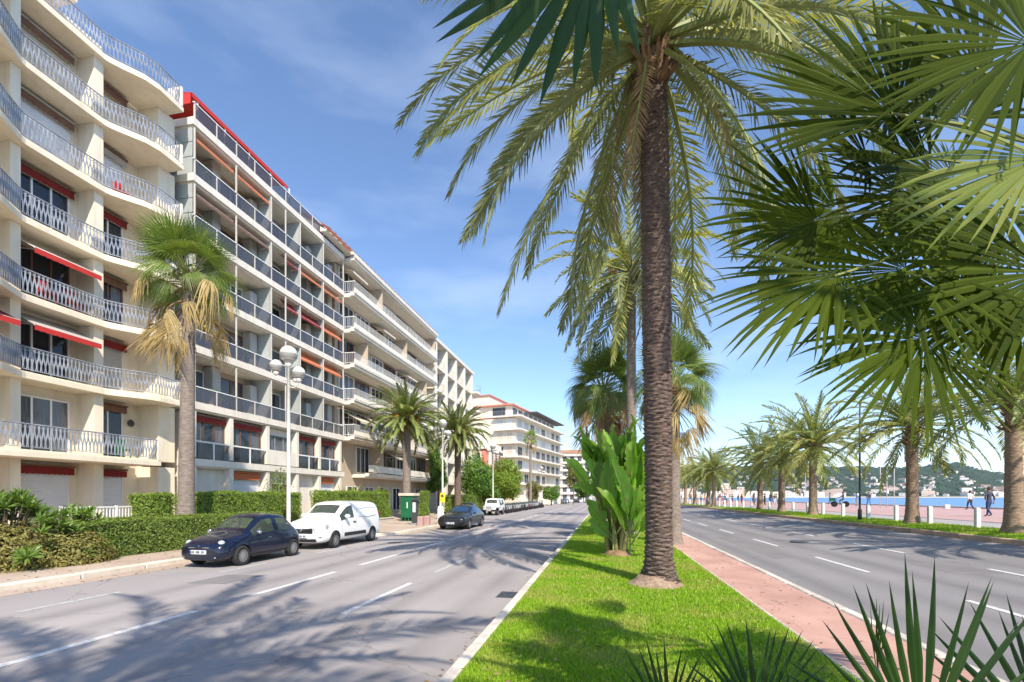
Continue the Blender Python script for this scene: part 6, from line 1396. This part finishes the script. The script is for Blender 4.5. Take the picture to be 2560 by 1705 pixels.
def ex_saloon(t):
    for sg in (-1, 1):
        q = MB(); q.add([(sg * .50, -2.46, .72), (sg * .86, -2.16, .76), (sg * .86, -2.2, .64), (sg * .52, -2.50, .61), (sg * .5, -2.38, .72), (sg * .8, -2.1, .76), (sg * .8, -2.12, .64), (sg * .52, -2.40, .61)], [(0, 1, 2, 3), (7, 6, 5, 4), (0, 4, 5, 1), (3, 2, 6, 7), (1, 5, 6, 2), (0, 3, 7, 4)]); q.build('headlight', M['lamp_clear'], t)
        q = MB(); q.cbox(sg * .94 - .01, sg * .94 + .01, .25, .45, .80, .83, .006); q.cbox(sg * .94 - .01, sg * .94 + .01, -.65, -.45, .78, .81, .006); q.build('door_handle', M['chrome'], t)
        q = MB(); q.cbox(sg * .90 - .015, sg * .90 + .015, -1.1, 1.0, .24, .28, .01); q.build('sill', M['chrome'], t)
    q = MB(); q.cbox(-.44, .44, -2.56, -2.45, .36, .70, .04); q.build('grille', M['trim'], t)
    for z in (.45, .53, .62): part('grille_bar', M['chrome'], t, (-.42, .42, -2.568, -2.555, z, z + .012))
    plate(t, -2.575, .42); mirrors(t, 1.0, -.62, .98, 'car_black', 1.0)
ST_SAL = [(-2.55, .30, .55, .66, .48, .64, .58, .52, .68, .71), (-2.47, .22, .78, .86, .5, .83, .68, .66, .78, .81), (-2.1, .2, .82, .92, .55, .88, .78, .70, .87, .90), (-1.52, .2, .84, .945, .55, .90, .86, .72, .95, .98), (-1.02, .2, .85, .95, .55, .91, .91, .74, 1.0, 1.03), (-.88, .2, .85, .95, .55, .91, .93, .73, 1.05, 1.08),
          (-.1, .2, .85, .95, .55, .91, .96, .60, 1.39, 1.42), (.05, .2, .85, .95, .55, .91, .96, .60, 1.43, 1.46), (.45, .2, .85, .95, .55, .91, .97, .60, 1.45, 1.48), (.55, .2, .85, .95, .55, .91, .97, .60, 1.45, 1.48), (1.2, .2, .85, .95, .55, .91, .98, .60, 1.42, 1.45), (1.38, .2, .85, .95, .55, .91, .98, .60, 1.37, 1.40), (2.0, .2, .84, .94, .55, .89, .97, .70, 1.08, 1.10), (2.45, .22, .78, .90, .55, .85, .90, .66, .98, 1.0), (2.55, .3, .62, .74, .55, .72, .74, .58, .80, .82)]
GL_SAL = {'front': (5, 6), 'rear': (11, 12), 'side': [(5, 8), (9, 11)]}
car('saloon_car', 'black saloon car driving towards the viewer in the left road', 'car', (-9.12, 29.6, 0), ST_SAL, GL_SAL, 'car_black', (-1.52, 1.46), (.335, .24), 'cars on the left road', gl='car_glass_blue', extras=ex_saloon)
car('small_car', 'dark car parked half hidden behind the black saloon', 'car', (-11.85, 39.6, 0), ST_SMALL, {'front': (5, 6), 'rear': (11, 12), 'side': [(5, 8), (9, 11)]}, 'car_black', (-1.02, 1.27), (.295, .19), 'parked vehicles on the left', extras=ex_small)
def ex_jeep(t):
    for sg in (-1, 1):
        lump(t, 'headlight', (sg * .48, -2.07, .88), (.11, .06, .11), 'lamp_clear'); q = MB(); q.cbox(sg * .86 - .12, sg * .86 + .12, -1.95, -.95, .78, .84, .03); q.build('mudguard', M['trim'], t)
    for i in range(7): part('grille_slot', M['trim'], t, (-.30 + i * .09, -.26 + i * .09, -2.12, -2.09, .70, 1.0))
    q = MB(); q.cbox(-.85, .85, -2.28, -2.12, .48, .64, .03); q.build('bumper', M['trim'], t); mirrors(t, 1.0, -.6, 1.2, 'trim', 1.2); plate(t, -2.29, .56)
ST_JEEP = [(-2.1, .48, .56, .62, .6, .62, .85, .57, 1.0, 1.02), (-2.05, .44, .64, .70, .6, .69, .9, .62, 1.05, 1.07), (-1.2, .42, .70, .76, .62, .75, 1.0, .68, 1.12, 1.14), (-.90, .42, .76, .82, .65, .82, 1.08, .72, 1.16, 1.18), (-.80, .42, .80, .86, .65, .85, 1.1, .72, 1.20, 1.22), (-.56, .42, .80, .87, .65, .86, 1.12, .70, 1.74, 1.77), (-.46, .42, .80, .87, .65, .86, 1.12, .70, 1.80, 1.83), (.25, .42, .80, .87, .65, .86, 1.12, .70, 1.82, 1.85), (.36, .42, .80, .87, .65, .86, 1.12, .70, 1.82, 1.85), (1.7, .42, .80, .87, .65, .86, 1.12, .70, 1.82, 1.85), (2.0, .42, .80, .87, .65, .86, 1.12, .70, 1.80, 1.83), (2.08, .46, .78, .84, .65, .83, 1.1, .68, 1.70, 1.72), (2.1, .5, .7, .78, .65, .77, 1.0, .62, 1.4, 1.42)]
car('off_road_car', 'white boxy off-road car parked in front of the motor scooters', 'car', (-12.0, 50.4, 0), ST_JEEP, {'front': (4, 5), 'rear': (40, 40), 'side': [(5, 7), (8, 9)]}, 'car_white', (-1.35, 1.3), (.39, .26), 'parked vehicles on the left', extras=ex_jeep, spokes=6)
far = [(-11.4, 132, 'car_grey', 'distant dark grey car at the kerb near the street bend, nearest of the far cars'), (-11.2, 139, 'car_silver', 'distant silver car behind the dark grey one near the street bend'), (-8.5, 146, 'car_black', 'distant black car on the road near the street bend'), (-5.5, 158, 'car_silver', 'farthest silver car at the end of the left road')]
for x, y, mt, lb in far: car('saloon_car', lb, 'car', (x, y, 0), ST_SAL, GL_SAL, mt, (-1.52, 1.46), (.335, .24), 'cars far down the left road', extras=None)

# motor scooters
M['scoot'] = [pmat('scooter_paint', c, .35, .05, 3, spec=.6, coat=.6) for c in ((.35, .36, .38), (.03, .03, .035), (.10, .12, .16), (.55, .55, .56), (.20, .03, .03))]
def scooter():
    t = thing('motor_scooter', 'motor scooter parked in the row along the left kerb', 'scooter', (0, 0, 0), 'motor scooters in a row', local=True)
    for y in (-.62, .62):
        q = MB(); q.lathe([(.15, -.05), (.24, -.055), (.265, 0), (.24, .055), (.15, .05)], 16, (0, y, .265), 'x'); w = q.build('wheel', M['tyre'], t, True); q = MB(); q.lathe([(.15, -.04), (.05, -.05), (.05, .05), (.15, .04)], 12, (0, y, .265), 'x'); q.build('rim', M['alloy'], w)
    q = MB(); q.tube([(0, -.05, .36), (0, .25, .50), (0, .62, .62), (0, .92, .70)], [.15, .19, .20, .10], 10); q.build('body', M['scoot'][0], t, True)
    q = MB(); q.tube([(0, .05, .72), (0, .35, .80), (0, .80, .82)], [.13, .15, .12], 8); q.build('seat', M['seat'], t, True)
    q = MB(); q.add([(-.22, -.42, .35), (.22, -.42, .35), (.20, -.56, .85), (-.20, -.56, .85), (-.22, -.38, .35), (.22, -.38, .35), (.20, -.50, .85), (-.20, -.50, .85)], [(0, 1, 2, 3), (7, 6, 5, 4), (0, 4, 5, 1), (3, 2, 6, 7), (1, 5, 6, 2), (0, 3, 7, 4)]); q.build('leg_shield', M['scoot'][0], t)
    q = MB(); q.tube([(0, -.62, .27), (0, -.55, .60), (0, -.46, 1.0)], .035, 6); q.tube([(-.33, -.36, 1.06), (-.12, -.46, 1.02), (.12, -.46, 1.02), (.33, -.36, 1.06)], .02, 6); q.build('handlebar', M['trim'], t)
    q = MB(); q.add([(-.2, -.55, .98), (.2, -.55, .98), (.16, -.45, 1.42), (-.16, -.45, 1.42)], [(0, 1, 2, 3)]); q.build('windshield', M['car_glass'], t); lump(t, 'headlight', (0, -.58, .90), (.09, .06, .08), 'lamp_clear')
    for sg in (-1, 1): lump(t, 'mirror', (sg * .34, -.42, 1.24), (.06, .015, .045), 'trim')
    q = MB(); q.box(-.13, .13, -.4, .1, .28, .33); q.build('floor_board', M['trim'], t); q = MB(); q.cbox(-.17, .17, .78, 1.05, .84, 1.12, .05); q.build('top_box', M['trim'], t)
    return t
s0 = scooter(); random.seed(61)
for i in range(24):
    o = s0 if i == 0 else copy_tree(s0)
    o.location = (-11.75 + random.uniform(-.12, .12), 54.0 + i * 1.45, 0); o.rotation_euler = (0, 0, R(random.uniform(52, 66)))
    mt = random.choice(M['scoot']); o['label'] = 'motor scooter parked along the left kerb, %s from the white off-road car' % nums[i]
    for ch in o.children:
        if ch.name.split('.')[0] in ('body', 'leg_shield'): ch.material_slots[0].link = 'OBJECT'; ch.material_slots[0].material = mt
for o in list(s0.children): pass

# ================================================================ PEOPLE (built facing +Y)
def person_mesh(pose):
    J = {'pelvis': ((0, 0, .96), .135), 'waist': ((0, .01, 1.10), .125), 'chest': ((0, 0, 1.32), .15), 'neck': ((0, .0, 1.47), .065), 'head0': ((0, .02, 1.55), .075), 'head1': ((0, .03, 1.64), .095), 'head2': ((0, .02, 1.72), .07)}
    E = [('pelvis', 'waist'), ('waist', 'chest'), ('chest', 'neck'), ('neck', 'head0'), ('head0', 'head1'), ('head1', 'head2')]
    for sg, nm in ((-1, 'l'), (1, 'r')):
        pl = pose['leg' + nm]; pa = pose['arm' + nm]
        J.update({'hip' + nm: ((sg * .095, 0, .90), .10), 'knee' + nm: ((sg * .10, pl[0][0], pl[0][1]), .068), 'ankle' + nm: ((sg * .10, pl[1][0], pl[1][1]), .045), 'toe' + nm: ((sg * .12, pl[1][0] + .17, pl[1][1] - .05), .035),
                  'sh' + nm: ((sg * .185, 0, 1.41), .068), 'el' + nm: ((sg * pa[0][0], pa[0][1], pa[0][2]), .05), 'wr' + nm: ((sg * pa[1][0], pa[1][1], pa[1][2]), .032), 'ha' + nm: ((sg * pa[2][0], pa[2][1], pa[2][2]), .036)})
        E += [('pelvis', 'hip' + nm), ('hip' + nm, 'knee' + nm), ('knee' + nm, 'ankle' + nm), ('ankle' + nm, 'toe' + nm), ('chest', 'sh' + nm), ('sh' + nm, 'el' + nm), ('el' + nm, 'wr' + nm), ('wr' + nm, 'ha' + nm)]
    ks = list(J); bm = bmesh.new(); ly = bm.verts.layers.skin.verify(); vs = {}
    for k in ks:
        v = bm.verts.new(J[k][0]); r = J[k][1]; v[ly].radius = (r, r * (.72 if k in ('chest', 'waist', 'pelvis') else 1)); v[ly].use_root = (k == 'pelvis'); vs[k] = v
    for a, b in E: bm.edges.new((vs[a], vs[b]))
    me = bpy.data.meshes.new('p'); bm.to_mesh(me); bm.free(); o = bpy.data.objects.new('p', me); COL.objects.link(o)
    o.modifiers.new('k', 'SKIN').use_smooth_shade = True; s = o.modifiers.new('s', 'SUBSURF'); s.levels = 1; s.render_levels = 1
    dg = bpy.context.evaluated_depsgraph_get(); dg.update(); ev = bpy.data.meshes.new_from_object(o.evaluated_get(dg)); bpy.data.objects.remove(o)
    V = [tuple(v.co) for v in ev.vertices]; F = [tuple(p.vertices) for p in ev.polygons]; mi = []
    hands = [Vector(J['ha' + n][0]) for n in 'lr'] ; wr = [Vector(J['wr' + n][0]) for n in 'lr']
    for p in ev.polygons:
        c = p.center; k = 0
        if min((c - h).length for h in hands + wr) < .085: k = 2
        elif c.z > 1.50: k = 2
        elif c.z < .13: k = 3
        elif c.z < .98 and abs(c.x) < .215: k = 1
        mi.append(k)
    q = MB(); q.v = V; q.f = F; q.m = mi
    for n, sg in (('l', -1), ('r', 1)):      # five fingers on each hand, nose, ears
        h = Vector(J['ha' + n][0]); d = (h - Vector(J['wr' + n][0])).normalized(); sd = Vector((0, 1, 0)) - d * d.y; sd.normalize(); inn = Vector((-sg, 0, 0))
        for i, l in enumerate((.075, .085, .08, .062)): b = h + sd * (.028 - .019 * i); q.tube([b, b + d * l * .55 + inn * .006, b + d * l + inn * .03], [.0095, .009, .007], 5, 2)
        b = h + sd * .03 - d * .02; q.tube([b, b + sd * .03 + d * .02, b + sd * .035 + d * .055], [.011, .010, .008], 5, 2)
        q.tube([(sg * .088, .02, 1.615), (sg * .10, .01, 1.64), (sg * .09, .015, 1.67)], .014, 5, 2)
    q.tube([(0, .115, 1.66), (0, .14, 1.62), (0, .115, 1.61)], [.01, .018, .008], 5, 2)
    return q.mesh('body', [M['shirt_white'], M['jeans'], M['skin'], M['shoe']], True)
M['skin'] = pmat('skin', (.42, .25, .17), .6, .1, 6); M['jeans'] = pmat('jeans', (.035, .06, .15), .9, .15, 8); M['shoe'] = pmat('shoe', (.04, .03, .03), .7, .1, 5); M['shirt_white'] = pmat('shirt_white', (.70, .66, .60), .9, .08, 8)
M['hair'] = pmat('hair', (.05, .035, .025), .7, .2, 12)
CL = [pmat('clothes', c, .9, .1, 8) for c in ((.05, .055, .08), (.45, .05, .05), (.06, .16, .35), (.62, .60, .58), (.10, .10, .10), (.30, .26, .20), (.12, .28, .22), (.55, .35, .10))]
arm_a = ((.24, -.05, 1.14), (.25, .06, .92), (.25, .09, .85)); arm_b = ((.24, -.09, 1.15), (.25, -.08, .90), (.25, -.06, .83)); arm_hip = ((.42, -.10, 1.20), (.24, .02, 1.02), (.19, .05, 1.0))
PM = [person_mesh({'legl': ((.14, .52), (.20, .10)), 'legr': ((.02, .50), (-.26, .16)), 'arml': arm_b, 'armr': arm_a}),
      person_mesh({'legl': ((.03, .50), (-.20, .13)), 'legr': ((.12, .52), (.18, .10)), 'arml': arm_hip, 'armr': arm_b}),
      person_mesh({'legl': ((.02, .50), (0, .09)), 'legr': ((.03, .50), (.02, .09)), 'arml': arm_a, 'armr': arm_a})]
q = MB(); q.lathe([(.10, 1.60), (.108, 1.66), (.10, 1.72), (.07, 1.765), (.02, 1.785)], 12, (0, .005, 0)); HAIR = q.mesh('hair', M['hair'], True)
def person(label, x, y, rz, k, shirt, trou, s=1.0, group=None, z=.80):
    o = link('person', PM[k]); o.location = (x, y, z); o.rotation_euler = (0, 0, rz); o.scale = (s, s, s); tag(o, label, 'person', group)
    for i, mt in ((0, shirt), (1, trou)): o.material_slots[i].link = 'OBJECT'; o.material_slots[i].material = mt
    h = link('hair', HAIR, o); return o
person('person in a white top and dark trousers walking along the promenade', 32.4, 49.6, R(8), 0, M['shirt_white'], CL[0], 1.0, 'two walkers by the water')
person('person in a dark jacket and jeans walking, left elbow out', 22.8, 33.4, R(20), 1, CL[0], M['jeans'], 1.02, 'two walkers by the water')
random.seed(71)
for i in range(40):
    y = random.uniform(66, 150); x = random.uniform(17.5, 33)
    person('tiny distant stroller in the crowd on the promenade', x, y, random.uniform(0, 6.28), random.choice((0, 1, 2)), random.choice(CL), random.choice(CL[:6]), random.uniform(.93, 1.03), 'distant crowd on the promenade')
# rider on a dark cargo bicycle
bk = thing('bicycle', 'dark cargo bicycle with a green box crossing the promenade', 'bicycle', (26.9, 61.0, .80), local=True, rz=R(60))
for y in (-.55, .55):
    q = MB(); q.lathe([(.30, -.02), (.34, -.025), (.345, 0), (.34, .025), (.30, .02)], 20, (0, y, .345), 'x'); w = q.build('wheel', M['tyre'], bk)
    q = MB()
    for k in range(8): a = k * math.pi / 4; q.tube([(0, y, .345), (0, y + .3 * math.cos(a), .345 + .3 * math.sin(a))], .005, 3)
    q.build('spokes', M['alloy'], w)
q = MB(); q.tube([(0, -.55, .345), (0, -.15, .35), (0, -.3, .85)], .02, 6); q.tube([(0, -.15, .35), (0, .38, .8), (0, -.28, .8)], .02, 6); q.tube([(0, .55, .345), (0, .40, .85), (0, .36, 1.0)], .02, 6); q.build('frame', M['trim'], bk)
q = MB(); q.tube([(-.28, .25, 1.05), (0, .37, 1.02), (.28, .25, 1.05)], .015, 6); q.build('handlebar', M['trim'], bk); q = MB(); q.cbox(-.08, .08, -.42, -.16, .86, .92, .02); q.build('saddle', M['trim'], bk); q = MB(); q.cbox(-.22, .22, .45, .95, .72, 1.05, .03); q.build('carrier_box', M['green_box'], bk)
sit = person_mesh({'legl': ((.32, .72), (.22, .30)), 'legr': ((.34, .80), (.30, .42)), 'arml': ((.26, .16, 1.22), (.24, .40, 1.12), (.24, .46, 1.10)), 'armr': ((.26, .16, 1.22), (.24, .40, 1.12), (.24, .46, 1.10))})
rd_ = link('person', sit); rd_.location = (26.9 - .0, 61.0, .80); rd_.location = Vector((26.9, 61.0, .80)) + Matrix.Rotation(R(60), 3, 'Z') @ Vector((0, -.30, .0)); rd_.rotation_euler = (0, 0, R(60)); tag(rd_, 'person in dark clothes riding the cargo bicycle on the promenade', 'person'); link('hair', HAIR, rd_)
for i, mt in ((0, CL[0]), (1, CL[4])): rd_.material_slots[i].link = 'OBJECT'; rd_.material_slots[i].material = mt

# ================================================================ AIR
HAZE = 0.00005
if HAZE:
    q = MB(); q.box(-3000, 5200, -500, 5200, -2.6, 330); hz = q.build('haze', pmat('haze_air', (1, 1, 1))); tag(hz, 'thin pale sea air over the bay', 'haze', kind='stuff')
    nt = hz.data.materials[0].node_tree
    for n in list(nt.nodes): nt.nodes.remove(n)
    ou = nt.nodes.new('ShaderNodeOutputMaterial'); vo = nt.nodes.new('ShaderNodeVolumePrincipled'); vo.inputs['Color'].default_value = (.78, .88, 1.0, 1); vo.inputs['Density'].default_value = HAZE; vo.inputs['Anisotropy'].default_value = 0.2
    nt.links.new(vo.outputs['Volume'], ou.inputs['Volume'])
